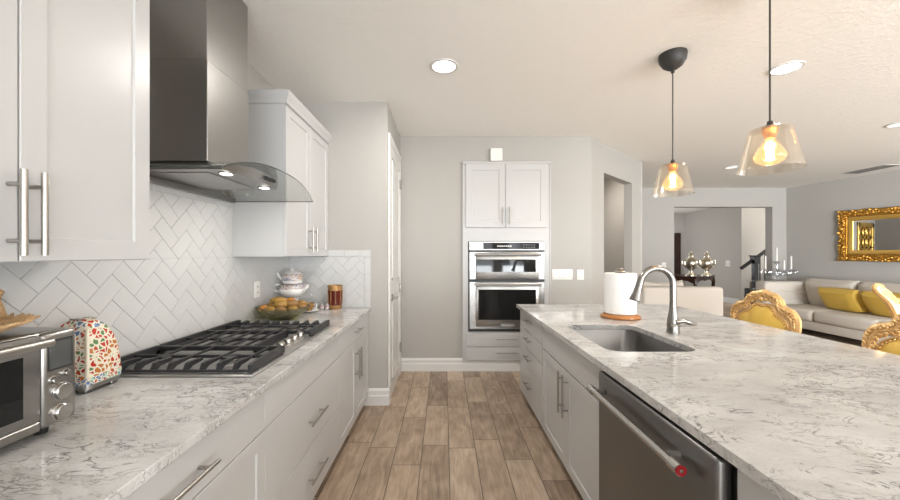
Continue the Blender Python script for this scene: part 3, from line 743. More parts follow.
# faucet
FX, FY = 1.447, 2.243
fc = thing('faucet', 'brushed nickel gooseneck pull-down faucet behind the island sink', 'faucet', (FX, FY, CT))
b = B(); b.lathe([(0.037, 0), (0.037, 0.012), (0.035, 0.03), (0.035, 0.07), (0.029, 0.11), (0.022, 0.15), (0.020, 0.18)], (FX, FY, CT)); obj('base', b, M['faucet'], fc)
path = [(FX, FY, CT+0.16), (FX, FY, CT+0.27)]
R_ = 0.104; cx = FX-R_
for k in range(0, 13):
    a = PI*0.93*k/12; path.append((cx+R_*math.cos(a), FY, CT+0.305+R_*1.0*math.sin(a)))
b = B(); b.tube(path, 0.0198, 16); obj('neck', b, M['faucet'], fc)
pe = Vector(path[-1]); dirn = Vector((-0.28, 0, -1)).normalized()
b = B(); b.tube([pe-dirn*0.005, pe+dirn*0.05, pe+dirn*0.075, pe+dirn*0.125, pe+dirn*0.13], [0.021, 0.023, 0.025, 0.035, 0.032], 18); sh_ = obj('spray_head', b, M['faucet'], fc)
b = B(); b.box((-0.006, -0.022, -0.018), (0.006, -0.016, 0.018), 0.003, m=Matrix.Translation(pe+dirn*0.07)); obj('spray_button', b, M['black'], sh_)
b = B(); b.tube(smooth_path([(FX+0.0, FY-0.03, CT+0.075), (FX+0.045, FY-0.035, CT+0.083), (FX+0.09, FY-0.035, CT+0.068), (FX+0.125, FY-0.03, CT+0.062)], 4), [0.016]*3+[0.014]*6+[0.011]*3+[0.008], 12, flat=0.9)
b.tube([(FX-0.032, FY-0.03, CT+0.055), (FX+0.10, FY-0.045, CT+0.055)], [0.008, 0.004], 8); obj('lever', b, M['faucet'], fc)
# paper towel
PX, PY = 1.39, 2.80
th = thing('paper_towel_holder', 'round varnished wooden paper towel holder with metal finial on the island', 'paper towel holder', (PX, PY, CT))
b = B(); b.lathe([(0.138, 0), (0.146, 0.006), (0.146, 0.014), (0.136, 0.022), (0.125, 0.026), (0.12, 0.034)], (PX, PY, CT), 40); obj('base', b, M['orange_wood'], th)
b = B(); b.cyl((PX, PY, CT+0.03), (PX, PY, CT+0.355), 0.012); obj('rod', b, M['orange_wood'], th)
b = B(); b.lathe([(0.012, 0.352), (0.040, 0.353), (0.046, 0.360), (0.040, 0.368), (0.022, 0.370), (0.028, 0.379), (0.018, 0.388), (0.001, 0.390)], (PX, PY, CT), 20); obj('finial', b, M['nickel'], th)
b = B(); prof = [(0.02, 0.036), (0.113, 0.036), (0.116, 0.04), (0.116, 0.346), (0.113, 0.350), (0.02, 0.350)]; b.lathe(prof+[prof[0]], (PX, PY, CT), 48, cap=False)
whole('paper_towel_roll', b, M['paper'], 'tall roll of white paper towel standing on the wooden holder', 'paper towel', (PX, PY, CT+0.036))
# dishwasher
dwt = thing('dishwasher', 'dark stainless steel dishwasher built into the near side of the island', 'dishwasher', (XIF+0.3, (Y2+Y3)/2, 0))
b = B(); b.box((Y3, 0.09, -0.60), (Y2, CT-ST-0.004, -0.012), m=mI); obj('body', b, M['black'], dwt, smooth=False)
b = B(); b.box((Y3+0.012, 0.10, -0.012), (Y2-0.006, 0.868, 0.032), 0.012, m=mI, seg=3); dd = obj('door', b, M['dark_steel'], dwt)
b = B(); b.box((Y3, 0.0, -0.5), (Y2, 0.089, -0.08), m=mI); obj('toe_kick', b, M['black'], dwt, smooth=False)
hz = 0.792; hn = 0.078
b = B(); b.cyl(mI @ Vector((1.03, hz, hn)), mI @ Vector((1.63, hz, hn)), 0.0135, seg=18)
for u in (1.09, 1.595): b.box((u-0.014, hz-0.010, 0.03), (u+0.014, hz+0.012, hn), 0.005, m=mI)
for u0, u1 in ((1.015, 1.055), (1.61, 1.645)): b.cyl(mI @ Vector((u0, hz, hn)), mI @ Vector((u1, hz, hn)), 0.018, seg=20)
hh = obj('handle', b, M['chrome'], dd)
# (sub-parts of the handle's end stay with the door)
b = B(); b.cyl(mI @ Vector((1.0145, hz, hn)), mI @ Vector((1.0125, hz, hn)), 0.0155, seg=20); mo = obj('medallion', b, M['red'], dd); mo['label'] = 'round red medallion on the handle end'
b = B(); b.cyl(mI @ Vector((1.0126, hz, hn)), mI @ Vector((1.0110, hz, hn)), 0.0055, seg=16); obj('medallion_centre', b, M['chrome'], dd)

# ------------------------------------------------------------------ range hood
hd = thing('range_hood', 'stainless steel chimney range hood with curved glass canopy above the cooktop', 'range hood', (XL, 1.87, 1.78))
CX, CY0, CY1 = -1.127, 1.69, 2.05
b = B(); b.box((XL+0.001, CY0, 1.855), (CX, CY1, 2.34), 0.002); obj('chimney_lower', b, M['hood_steel'], hd, smooth=False)
b = B(); b.box((XL+0.001, CY0+0.004, 2.341), (CX-0.004, CY1-0.004, CEIL-0.001), 0.002); obj('chimney_upper', b, M['hood_steel'], hd, smooth=False)
GY0, GY1 = 1.44, 2.42; GC = (GY0+GY1)/2; GH = (GY1-GY0)/2
def gz(y): 
    t = (y-GC)/GH; return 1.857-0.085*abs(t)**2.6
def gx(y):
    t = (y-GC)/GH; return -0.865-0.028*t*t
b = B(); top = []; bot = []
NY = 28
for i in range(NY+1):
    y = GY0+(GY1-GY0)*i/NY; z = gz(y)
    xs_ = [XL+0.002, XL+0.3, gx(y)]
    top.append([b.bm.verts.new((x, y, z)) for x in xs_]); bot.append([b.bm.verts.new((x, y, z-0.006)) for x in xs_])
for i in range(NY):
    for j in range(2):
        b.bm.faces.new((top[i][j], top[i][j+1], top[i+1][j+1], top[i+1][j])); b.bm.faces.new((bot[i][j], bot[i+1][j], bot[i+1][j+1], bot[i][j+1]))
    f = b.bm.faces.new((top[i][2], bot[i][2], bot[i+1][2], top[i+1][2])); f.material_index = 1
    f = b.bm.faces.new((top[i][0], top[i+1][0], bot[i+1][0], bot[i][0])); f.material_index = 1
for i in (0, NY):
    for j in range(2):
        f = b.bm.faces.new((top[i][j], bot[i][j], bot[i][j+1], top[i][j+1])); f.material_index = 1
obj('glass_canopy', b, [M['hood_glass'], M['hood_glass_edge']], hd)
# steel body under the glass: arched front, flat underside
b = B(); BY0, BY1, ZU = 1.60, 2.12, 1.795; NB = 16
def bx(y): t = (y-1.86)/0.26; return -0.955-0.035*t*t
def bz(y): t = (y-1.86)/0.26; return min(gz(y)-0.008, 1.846-0.010*t*t)
rowT = []; rowB = []
for i in range(NB+1):
    y = BY0+(BY1-BY0)*i/NB
    rowT.append((b.bm.verts.new((XL+0.002, y, bz(y))), b.bm.verts.new((bx(y), y, bz(y)))))
    rowB.append((b.bm.verts.new((XL+0.002, y, ZU)), b.bm.verts.new((bx(y)-0.012, y, ZU))))
for i in range(NB):
    b.bm.faces.new((rowT[i][0], rowT[i][1], rowT[i+1][1], rowT[i+1][0])); b.bm.faces.new((rowB[i][0], rowB[i+1][0], rowB[i+1][1], rowB[i][1]))
    b.bm.faces.new((rowT[i][1], rowB[i][1], rowB[i+1][1], rowT[i+1][1])); b.bm.faces.new((rowT[i][0], rowT[i+1][0], rowB[i+1][0], rowB[i][0]))
for i in (0, NB): b.bm.faces.new((rowT[i][0], rowB[i][0], rowB[i][1], rowT[i][1]))
obj('body', b, M['steel'], hd)
b = B(); b.box((XL+0.06, BY0+0.06, ZU-0.003), (-1.10, BY1-0.06, ZU-0.0005), 0.001); obj('filter', b, M['hood_steel'], hd, smooth=False)
b = B(); b.box((XL+0.0085, GY0+0.1, 1.785), (XL+0.04, GY1-0.01, gz(GY1)-0.012)); b.box((XL+0.0085, GY0+0.1, 1.785), (XL+0.025, GY1-0.14, 1.83)); obj('back_rail', b, M['steel'], hd, smooth=False)
for y in (1.68, 2.035):
    b = B(); b.lathe([(0.030, -0.0042), (0.034, -0.003), (0.034, 0.0)], (-1.03, y, ZU-0.0005), 20); lf = obj('lamp_ring', b, M['chrome'], hd)
    b = B(); b.lathe([(0.026, 0), (0.026, -0.002)], (-1.03, y, ZU-0.0045), 20); obj('lamp_lens', b, M['hoodlight'], lf)
b = B()
for i in range(3): b.box((bx(1.94)-0.004, 1.90+i*0.035, 1.812), (bx(1.94)+0.012, 1.93+i*0.035, 1.83), 0.002)
obj('control_button', b, M['black'], hd)
l = bpy.data.lights.new('hood_light', 'AREA'); l.shape = 'DISK'; l.size = 0.05; l.energy = 1.1; l.color = (1, 0.95, 0.86)
for y in (1.68, 2.035):
    o = bpy.data.objects.new('hood_light', l); COL.objects.link(o); o.location = (-1.03, y, ZU-0.02)

# ------------------------------------------------------------------ gas cooktop
KX0, KX1, KY0, KY1 = -1.42, -0.768, 1.43, 2.45
ck = thing('gas_cooktop', 'stainless gas cooktop with black cast iron grates set in the counter', 'cooktop', ((KX0+KX1)/2, (KY0+KY1)/2, CT))
b = B(); b.box((KX0, KY0, CT), (KX1, KY1, CT+0.009), 0.004, seg=2); b.box((KX0+0.03, KY0+0.03, CT+0.009), (KX1-0.03, KY1-0.03, CT+0.010)); obj('tray', b, M['tray_steel'], ck)
def burner(x, y, r):
    b = B(); b.lathe([(r*1.35, 0), (r*1.3, 0.006), (r*1.0, 0.008), (r, 0.018), (r*0.9, 0.02)], (x, y, CT+0.010), 24); o = obj('burner', b, M['steel'], ck)
    b = B(); b.lathe([(r*0.82, 0), (r*0.85, 0.004), (r*0.8, 0.010), (r*0.3, 0.012)], (x, y, CT+0.030), 24); obj('burner_cap', b, M['iron'], o)
GR = [(KX0+0.02, KY0+0.025, KX1-0.025, 1.745), (KX0+0.02, 1.752, -0.93, 2.098), (KX0+0.02, 2.105, KX1-0.025, KY1-0.02)]
for x, y, r in ((-1.25, 1.60, 0.036), (-0.96, 1.60, 0.044), (-1.17, 1.925, 0.055), (-1.25, 2.25, 0.036), (-0.96, 2.25, 0.044)): burner(x, y, r)
def grate(x0, y0, x1, y1, nf, near, far):
    b = B(); z0, z1 = CT+0.030, CT+0.045; t = 0.007
    for yy, edge in ((y0, near), (y1, far)):
        if edge: b.box((x0, yy-t, CT+0.014), (x1, yy+t, CT+0.024), 0.003)
        else: b.box((x0, yy-0.006, z0-0.006), (x1, yy+0.006, z1+0.002), 0.003)
    for xx in (x0, x1):
        b.prism([(y0-0.006, CT+0.014), (y1+0.006, CT+0.014), (y1+0.006, z1), (y1-0.01, z1+0.006), (y0+0.01, z1+0.006), (y0-0.006, z1)], -0.008, 0.008, m=frame((xx, 0, 0), (0, 1, 0), (0, 0, 1), (1, 0, 0)))
    b.box((x0, (y0+y1)/2-0.004, z0), (x1, (y0+y1)/2+0.004, z1-0.001), 0.002)
    for i in range(nf):
        x = x0+(x1-x0)*(i+1)/(nf+1)
        for s_, ye, edge in ((1, y0, near), (-1, y1, far)):
            if not edge: continue
            m_ = frame((x, ye, 0), (0, s_, 0), (0, 0, 1), (1, 0, 0))
            b.prism([(-0.006, CT+0.016), (0.012, CT+0.016), (0.040, z0), (0.10, z0+0.004), (0.10, z1+0.001), (0.028, z1+0.006), (0.012, z1+0.002)], -0.0075, 0.0075, m=m_)
        if i % 2 or not (near or far): b.box((x-0.004, y0+(0.09 if near else 0), z0+0.003), (x+0.004, y1-(0.09 if far else 0), z1), 0.002)
    for xx in (x0, x1):
        for yy in (y0+0.015, y1-0.015): b.box((xx-0.008, yy-0.01, CT+0.009), (xx+0.008, yy+0.01, CT+0.03))
    return obj('grate', b, M['iron'], ck, smooth=False)
grate(*GR[0], 8, True, False); grate(*GR[1], 6, False, False); grate(*GR[2], 8, False, True)
for i in range(5):
    y = 1.765+i*0.082; b = B()
    b.lathe([(0.027, 0), (0.027, 0.004), (0.021, 0.006), (0.021, 0.024), (0.018, 0.030), (0.008, 0.031)], (-0.848, y, CT+0.010), 20)
    b.box((-0.848-0.003, y-0.02, CT+0.036), (-0.848+0.003, y+0.02, CT+0.045), 0.002); obj('knob', b, M['nickel'], ck)

# ------------------------------------------------------------------ toaster oven
TXF = -1.07; TY0, TY1 = 0.50, 1.036; TZ0, TZ2 = 0.94, 1.201
to = thing('toaster_oven', 'brushed steel countertop toaster oven with dials beside the tiled wall', 'toaster oven', (-1.26, 0.76, CT))
b = B()
pf = rrect(XL+0.03, TY0, TXF-0.008, TY1, 0.03, 5)
b.box((XL+0.03, TY0, TZ0), (TXF-0.012, TY1, TZ2), 0.016, seg=4); obj('body', b, M['steel_h'], to)
b = B(); mF = frame((TXF, 0, 0), (0, 1, 0), (0, 0, 1), (1, 0, 0))
b.box((0.945, TZ0+0.001, -0.03), (TY1, TZ2-0.004, 0.0), 0.012, m=mF, seg=4); cp = obj('control_panel', b, M['steel'], to)
b = B(); b.box((TY0+0.005, TZ0+0.028, -0.02), (0.942, TZ2-0.006, 0.0), 0.004, m=mF, seg=2); td = obj('door', b, M['steel'], to)
b = B(); b.box((TY0+0.06, 0.992, 0.0), (0.902, 1.148, 0.0015), 0.0005, m=mF); obj('window', b, M['black_glass'], td, smooth=False)
b = B(); b.cyl(mF @ Vector((TY0+0.02, 1.176, 0.026)), mF @ Vector((0.944, 1.176, 0.026)), 0.012, seg=16)
for u in (0.55, 0.925): b.cyl(mF @ Vector((u, 1.176, 0)), mF @ Vector((u, 1.176, 0.026)), 0.008)
obj('handle', b, M['nickel'], td)
b = B(); b.box((TY0+0.005, TZ0+0.001, -0.02), (0.943, TZ0+0.026, -0.001), 0.003, m=mF); obj('crumb_tray_front', b, M['steel'], to)
b = B(); b.box((0.962, 1.098, 0.0), (1.018, 1.172, 0.0022), 0.004, m=mF, seg=2); lc = obj('display', b, M['lcd'], cp)
b = B(); b.box((0.958, 1.093, -0.001), (1.022, 1.177, 0.0012), 0.004, m=mF, seg=2); obj('display_bezel', b, M['black'], cp)
for u, v, r in ((0.972, 1.066, 0.011), (1.003, 1.077, 0.009), (0.992, 1.030, 0.0225), (0.992, 0.972, 0.0225)):
    b = B(); m_ = mF @ Matrix.Translation((u, v, 0))
    b.lathe([(r*1.1, 0), (r*1.1, 0.0015), (r, 0.002), (r*0.96, 0.011), (r*0.86, 0.013), (r*0.3, 0.0132)], (0, 0, 0), 24, m=m_); obj('knob', b, M['chrome'], cp)
for x in (XL+0.08, TXF-0.05):
    for y in (TY0+0.05, TY1-0.05):
        b = B(); b.lathe([(0.014, 0), (0.018, TZ0-CT+0.002)], (x, y, CT)); obj('foot', b, M['black'], to)
# basket on the oven
b = B(); bc = (-1.255, 0.825, TZ2)
b.lathe([(0.09, 0.0), (0.13, 0.008), (0.165, 0.020), (0.18, 0.030), (0.174, 0.032), (0.158, 0.024), (0.12, 0.014), (0.05, 0.008)], bc, 40)
for k in range(40):
    a = 2*PI*k/40; b.tube([(bc[0]+0.15*math.cos(a), bc[1]+0.15*math.sin(a), TZ2+0.018), (bc[0]+0.19*math.cos(a+0.05), bc[1]+0.19*math.sin(a+0.05), TZ2+0.033), (bc[0]+(0.2+0.012*(k % 3))*math.cos(a+0.1), bc[1]+0.2*math.sin(a+0.1), TZ2+0.040)], [0.007, 0.006, 0.002], 6)
bk = thing('wicker_basket', 'shallow straw basket with braided handle resting on the toaster oven', 'basket', bc); obj('bowl', b, M['wicker'], bk)
b = B(); hp = []
for k in range(41):
    a = PI*k/40; hp.append((bc[0]+0.012*math.sin(k*1.3), bc[1]-0.17*math.cos(a), TZ2+0.030+0.125*max(0, math.sin(a))**0.6+0.006*math.cos(k*1.3)))
b.tube(hp, [0.015+0.004*math.sin(k*2.2) for k in range(41)], 8); obj('handle', b, M['wicker'], bk)
# painted toaster
tt = thing('painted_toaster', 'red, green and blue hand-painted two-slice toaster between oven and cooktop', 'toaster', (-1.345, 1.335, CT))
b = B(); x0, x1, y0, y1 = -1.442, -1.262, 1.255, 1.402; rings = []
NZ = 14; H_ = 0.226; zb0 = CT+0.032
for k in range(NZ+1):
    t = k/NZ; z = zb0+H_*math.sin(t*PI/2)**0.9 if k else zb0
    q = (z-zb0)/H_; ins = 0.066*(1-math.sqrt(max(0, 1-q**2.9))) + 0.004*q
    rings.append(b.ring([(x, y, z) for x, y in rrect(x0+ins*0.9, y0+ins, x1-ins*0.9, y1-ins, 0.022+ins*0.1, 5)]))
for p, q in zip(rings, rings[1:]): b.bridge(p, q)
b.bm.faces.new(rings[-1]); b.bm.faces.new(rings[0][::-1]); obj('shell', b, M['majolica'], tt, ang=60)
b = B(); rr = [b.ring([(x, y, z) for x, y in rrect(x0-0.001, y0-0.001, x1+0.001, y1+0.001, 0.023, 5)]) for z in (CT+0.030, CT+0.056)]
b.bridge(*rr); b.bm.faces.new(rr[1]); b.bm.faces.new(rr[0][::-1]); obj('painted_band', b, M['teal_band'], tt)
b = B(); b.prism(rrect(x0, y0, x1, y1, 0.022, 5), CT+0.014, CT+0.030)
for xx in (x0+0.03, x1-0.03):
    for yy in (y0+0.025, y1-0.025): b.box((xx-0.016, yy-0.014, CT), (xx+0.016, yy+0.014, CT+0.015), 0.003)
obj('base', b, M['steel'], tt)
b = B()
for yy in (1.312, 1.352): b.box((x0+0.075, yy-0.009, zb0+H_-0.004), (x1-0.075, yy+0.009, zb0+H_+0.0004), 0.002)
obj('slot', b, M['steel'], tt)
b = B(); b.box((x1-0.052, y0-0.0015, CT+0.06), (x1-0.044, y0+0.004, CT+0.20)); b.tube([(x1-0.004, y0+0.004, CT+0.057), (x1-0.003, y0+0.004, CT+0.17), (x1-0.018, y0+0.018, CT+0.225)], 0.006, 8)
obj('seam', b, M['cream'], tt)
b = B(); b.cyl((x1-0.075, y0+0.003, CT+0.085), (x1-0.075, y0-0.006, CT+0.085), 0.017, seg=20); kk = obj('dial', b, M['leaf'], tt)
b = B(); b.cyl((x1-0.075, y0-0.006, CT+0.085), (x1-0.075, y0-0.009, CT+0.085), 0.008, seg=16); obj('dial_centre', b, M['gold_fabric'], kk)
b = B(); b.box((x0+0.06, y0-0.012, CT+0.15), (x0+0.09, y0+0.004, CT+0.165), 0.004); obj('lever', b, M['steel'], tt)

# ------------------------------------------------------------------ fruit bowl
BX, BY = -1.248, 2.76
b = B(); b.lathe([(0.05, 0), (0.09, 0.004), (0.14, 0.03), (0.178, 0.062), (0.197, 0.095), (0.194, 0.095), (0.174, 0.064), (0.136, 0.034), (0.088, 0.009), (0.02, 0.006)], (BX, BY, CT), 44)
whole('glass_bowl', b, M['green_glass'], 'wide green-tinted glass bowl full of fruit behind the cooktop', 'bowl', (BX, BY, CT))
b = B()
for k in range(130):
    a = random.uniform(0, 2*PI); r = random.uniform(0.01, 0.135); z = CT+0.014+0.034*(r/0.12)**2+random.uniform(0, 0.02)
    b.ball((BX+r*math.cos(a), BY+r*math.sin(a), z), 0.017, (1.7, 0.6, 0.22), 8, rot=Matrix.Rotation(random.uniform(0, 6), 3, 'Z') @ Matrix.Rotation(random.uniform(-0.5, 0.5), 3, 'X'))
o = whole('leaf_bed', b, M['leaf'], 'dark green leaves lining the bottom of the glass fruit bowl', 'leaves', (BX, BY, CT+0.01)); o['kind'] = 'stuff'
FR = [(-0.12, -0.06, 0.080, 0.030, 'o', 'orange at the left rim of the bowl'), (-0.055, -0.10, 0.078, 0.033, 'y', 'yellow-brown fruit at the front left of the bowl'),
      (0.03, -0.115, 0.078, 0.034, 'b', 'brown oval fruit at the front middle of the bowl'), (0.105, -0.075, 0.080, 0.032, 'y', 'ripe yellow fruit at the front right of the bowl'),
      (0.135, 0.01, 0.088, 0.030, 'b', 'brown fruit leaning on the right rim of the bowl'), (-0.075, 0.0, 0.100, 0.033, 'y', 'plump yellow fruit left of the bowl centre'),
      (0.0, -0.035, 0.112, 0.036, 'y', 'large yellow-brown fruit in the bowl centre'), (0.07, -0.01, 0.112, 0.033, 'b', 'brown fruit right of the bowl centre'),
      (-0.03, -0.02, 0.142, 0.030, 'y', 'long yellow fruit on the very top of the pile'), (0.03, 0.06, 0.120, 0.033, 'o', 'orange behind the top of the pile'),
      (-0.10, 0.075, 0.095, 0.031, 'b', 'brown fruit at the back left of the bowl'), (0.10, 0.085, 0.100, 0.031, 'y', 'yellow fruit at the back right of the bowl'),
      (-0.01, 0.11, 0.100, 0.031, 'b', 'brown fruit at the back of the bowl against the wall side'), (-0.012, -0.075, 0.052, 0.026, 'o', 'small orange showing through the bowl front'),
      (0.055, -0.07, 0.052, 0.024, 'b', 'small brown fruit low inside the bowl front'), (-0.085, -0.045, 0.050, 0.024, 'o', 'small orange low on the bowl left side')]
for dx, dy, dz_, r, kd, lb in FR:
    r *= 1.08; b = B(); sc = (1.45, 1.0, 0.9) if kd != 'o' else (1.08, 1.08, 1.0)
    if 'long' in lb: sc = (2.0, 1.0, 0.85)
    b.ball((BX+dx, BY+dy, CT+dz_), r, sc, 16, rot=Matrix.Rotation(random.uniform(-0.5, 0.5), 3, 'Z'))
    fr = whole('fruit', b, M['fruit_'+kd], lb, 'fruit', (BX+dx, BY+dy, CT+dz_), 'fruit piled in the glass bowl')
# stacked tea set
def bands(o): return o
TPX, TPY = -1.315, 3.08
ts = thing('teapot_warmer', 'white china pot with painted band and small spout under the upper teapot', 'teapot', (TPX, TPY, CT))
b = B(); b.lathe([(0.07, 0), (0.075, 0.01), (0.055, 0.03), (0.05, 0.098), (0.055, 0.113), (0.085, 0.123), (0.055, 0.128)], (TPX, TPY, CT), 28); obj('stand', b, M['porcelain'], ts)
b = B(); b.lathe([(0.05, 0.13), (0.085, 0.143), (0.105, 0.168), (0.11, 0.193), (0.108, 0.203)], (TPX, TPY, CT), 32); obj('body', b, M['porcelain'], ts)
b = B(); b.lathe([(0.108, 0.201), (0.109, 0.206), (0.105, 0.233), (0.098, 0.238), (0.06, 0.240)], (TPX, TPY, CT), 32); obj('painted_band', b, M['china_pattern'], ts)
b = B(); b.tube(smooth_path([(TPX+0.09, TPY-0.02, CT+0.188), (TPX+0.13, TPY-0.03, CT+0.208), (TPX+0.145, TPY-0.03, CT+0.238)], 4), [0.022]*3+[0.016]*3+[0.012]*3, 10); obj('spout', b, M['porcelain'], ts)
b = B(); b.tube(smooth_path([(TPX-0.09, TPY-0.02, CT+0.233), (TPX-0.135, TPY-0.03, CT+0.233), (TPX-0.14, TPY-0.03, CT+0.193), (TPX-0.10, TPY-0.02, CT+0.173)], 5), 0.010, 8); obj('handle', b, M['porcelain'], ts)
zt = CT+0.240
tp = thing('teapot', 'smaller white china teapot with lid stacked on top of the lower pot', 'teapot', (TPX, TPY, zt))
b = B(); b.lathe([(0.055, 0), (0.075, 0.008), (0.083, 0.025), (0.083, 0.032)], (TPX, TPY, zt), 32); obj('body', b, M['porcelain'], tp)
b = B(); b.lathe([(0.084, 0.031), (0.085, 0.036), (0.083, 0.078), (0.078, 0.086), (0.05, 0.088)], (TPX, TPY, zt), 32); obj('painted_band', b, M['china_pattern'], tp)
b = B(); b.lathe([(0.079, 0.088), (0.07, 0.098), (0.045, 0.110), (0.018, 0.115), (0.012, 0.120), (0.018, 0.126), (0.012, 0.133), (0.001, 0.135)], (TPX, TPY, zt), 28); obj('lid', b, M['porcelain'], tp)
b = B(); b.tube(smooth_path([(TPX-0.07, TPY-0.01, zt+0.04), (TPX-0.105, TPY-0.02, zt+0.065), (TPX-0.12, TPY-0.02, zt+0.10)], 4), [0.02]*3+[0.014]*3+[0.011]*3, 10); obj('spout', b, M['porcelain'], tp)
# cup and saucer, small objects, candle glass
CXx, CYy = -1.165, 3.06
b = B(); b.lathe([(0.035, 0), (0.05, 0.004), (0.085, 0.018), (0.084, 0.021), (0.045, 0.009), (0.01, 0.008)], (CXx, CYy, CT), 32)
whole('saucer', b, M['porcelain'], 'small white saucer on the counter beside the fruit bowl', 'saucer', (CXx, CYy, CT))
cp = thing('tea_cup', 'gold-patterned white tea cup standing on the saucer by the fruit bowl', 'cup', (CXx, CYy, CT+0.0095))
b = B(); b.lathe([(0.024, 0), (0.024, 0.006), (0.037, 0.02), (0.047, 0.055), (0.05, 0.068), (0.047, 0.067), (0.035, 0.022), (0.01, 0.010)], (CXx, CYy, CT+0.0095), 28); obj('body', b, M['gold_rim'], cp)
b = B(); b.tube(smooth_path([(CXx+0.043, CYy-0.01, CT+0.068), (CXx+0.07, CYy-0.015, CT+0.066), (CXx+0.068, CYy-0.015, CT+0.04), (CXx+0.038, CYy-0.01, CT+0.032)], 4), 0.0045, 6); obj('handle', b, M['porcelain'], cp)
for i, (x, lb) in enumerate(((-1.10, 'small patterned shaker beside the tea cup'), (-1.055, 'small patterned shaker beside the tall amber glass'))):
    b = B(); b.lathe([(0.017, 0), (0.022, 0.008), (0.018, 0.03), (0.013, 0.038), (0.015, 0.045), (0.006, 0.056)], (x, 3.2, CT), 18)
    whole('table_shaker', b, M['china_pattern'], lb, 'shaker', (x, 3.2, CT), 'little shakers by the tea set')
GX_, GY_ = -0.995, 3.245
cg = thing('candle_glass', 'tall amber and gold ribbed glass with dark red contents at the tiled corner', 'glass', (GX_, GY_, CT))
b = B(); b.lathe([(0.052, 0), (0.058, 0.01), (0.06, 0.036), (0.061, 0.038)], (GX_, GY_, CT), 32); obj('foot', b, M['gold_rim'], cg)
b = B(); b.lathe([(0.0605, 0.0385), (0.064, 0.168)], (GX_, GY_, CT), 32); wx = obj('wax', b, M['maroon'], cg)
b = B()
for k in range(9):
    a = 2*PI*k/9+0.2; b.tube([(GX_+0.062*math.cos(a), GY_+0.062*math.sin(a), CT+0.05), (GX_+0.0655*math.cos(a), GY_+0.0655*math.sin(a), CT+0.17)], 0.0025, 6)
obj('rib', b, M['gold_rim'], cg)
b = B(); b.lathe([(0.064, 0.1685), (0.068, 0.215), (0.065, 0.215), (0.061, 0.1695)], (GX_, GY_, CT), 32); obj('rim', b, M['gold_rim'], cg)

# ------------------------------------------------------------------ switch plates and outlets
def plate(name, label, m, w_, h_, n, kind):
    root = thing(name, label, 'switch' if kind == 'rocker' else 'outlet', tuple(m @ Vector((0, 0, 0))))
    b = B(); b.box((-w_/2, -h_/2, 0.0005), (w_/2, h_/2, 0.006), 0.003, m=m, seg=2); obj('cover_plate', b, M['plate'], root)
    for i in range(n):
        u = (i-(n-1)/2)*w_/n; b = B()
        b.box((u-w_/n*0.28, -h_*0.29, 0.006), (u+w_/n*0.28, h_*0.29, 0.009), 0.002, m=m)
        obj('rocker' if kind == 'rocker' else 'socket', b, M['trim'] if kind == 'rocker' else M['plate'], root)
        if kind != 'rocker':
            b = B()
            for v in (-0.025, 0.02):
                b.box((u-0.009, v-0.006, 0.009), (u-0.005, v+0.008, 0.0095), m=m); b.box((u+0.005, v-0.006, 0.009), (u+0.009, v+0.008, 0.0095), m=m)
            obj('socket_slot', b, M['dark_gap'], root)
    return root
mBk = lambda x, z: frame((x, YF, z), (1, 0, 0), (0, 0, 1), (0, -1, 0))
plate('light_switch', 'wide white four-gang light switch on the wall right of the wall oven', mBk((562.2-444)/FPX*YF, EYE-(274.5-254.5)/FPX*YF), 0.25, 0.125, 4, 'rocker')
plate('wall_outlet', 'single white outlet plate right of the four-gang switch', mBk((580.2-444)/FPX*YF, EYE-(274.8-254.5)/FPX*YF), 0.085, 0.125, 1, 'socket')
plate('wall_outlet', 'white outlet on the tiled wall left of the fruit bowl', frame((XL+0.0085, 2.74, 1.14), (0, 1, 0), (0, 0, 1), (1, 0, 0)), 0.085, 0.125, 1, 'socket')
plate('light_switch', 'single white switch on the far wall above the ivory loveseat', frame((4.72, YW, 1.17), (1, 0, 0), (0, 0, 1), (0, -1, 0)), 0.09, 0.14, 1, 'rocker')
pc = P0-N1*1.35; s_ = 0.0
# where the ray to x=613 meets the corridor wall
rx = 169/FPX
s_ = (rx*pc.y-pc.x)/(D1.x-rx*D1.y); q = pc+D1*s_
plate('light_switch', 'single white switch on the corridor wall seen through the angled opening', frame((q.x, q.y, EYE-12*q.y/FPX), D1, (0, 0, 1), N1), 0.10, 0.15, 1, 'rocker')
plate('light_switch', 'double white switch on the grey hall wall right of the silver samovars', frame((8.28, 10.35, 1.15), (0, -1, 0), (0, 0, 1), (-1, 0, 0)), 0.17, 0.17, 2, 'rocker')

# ------------------------------------------------------------------ ceiling lights, pendants, vent
for (x, y), lb in {(0.0, 2.69): 'round recessed downlight in the ceiling over the aisle', (2.618, 2.718): 'round recessed downlight beside the nearer pendant cord',
             (4.98, 3.88): 'recessed downlight at the far right picture edge', (4.70, 5.80): 'small distant recessed downlight between the two pendants',
             }.items():
    rl = thing('ceiling_light', lb, 'ceiling light', (x, y, CEIL), 'recessed downlights')
    b = B(); b.lathe([(0.108, 0), (0.106, -0.006), (0.086, -0.008), (0.084, -0.001)], (x, y, CEIL-0.0005), 32, cap=False); obj('trim_ring', b, M['trim'], rl)
    b = B(); b.lathe([(0.084, -0.001), (0.084, -0.003)], (x, y, CEIL-0.0005), 32); lit = 1.0 if x < 4 else 0.12; obj('diffuser', b, M['canlight'] if x < 4 else M['candim'], rl)
    if x > 4: continue
    l = bpy.data.lights.new('downlight', 'AREA'); l.shape = 'DISK'; l.size = 0.15; l.energy = 14; l.color = (1, 0.96, 0.91)
    o = bpy.data.objects.new('downlight', l); COL.objects.link(o); o.location = (x, y, CEIL-0.02)
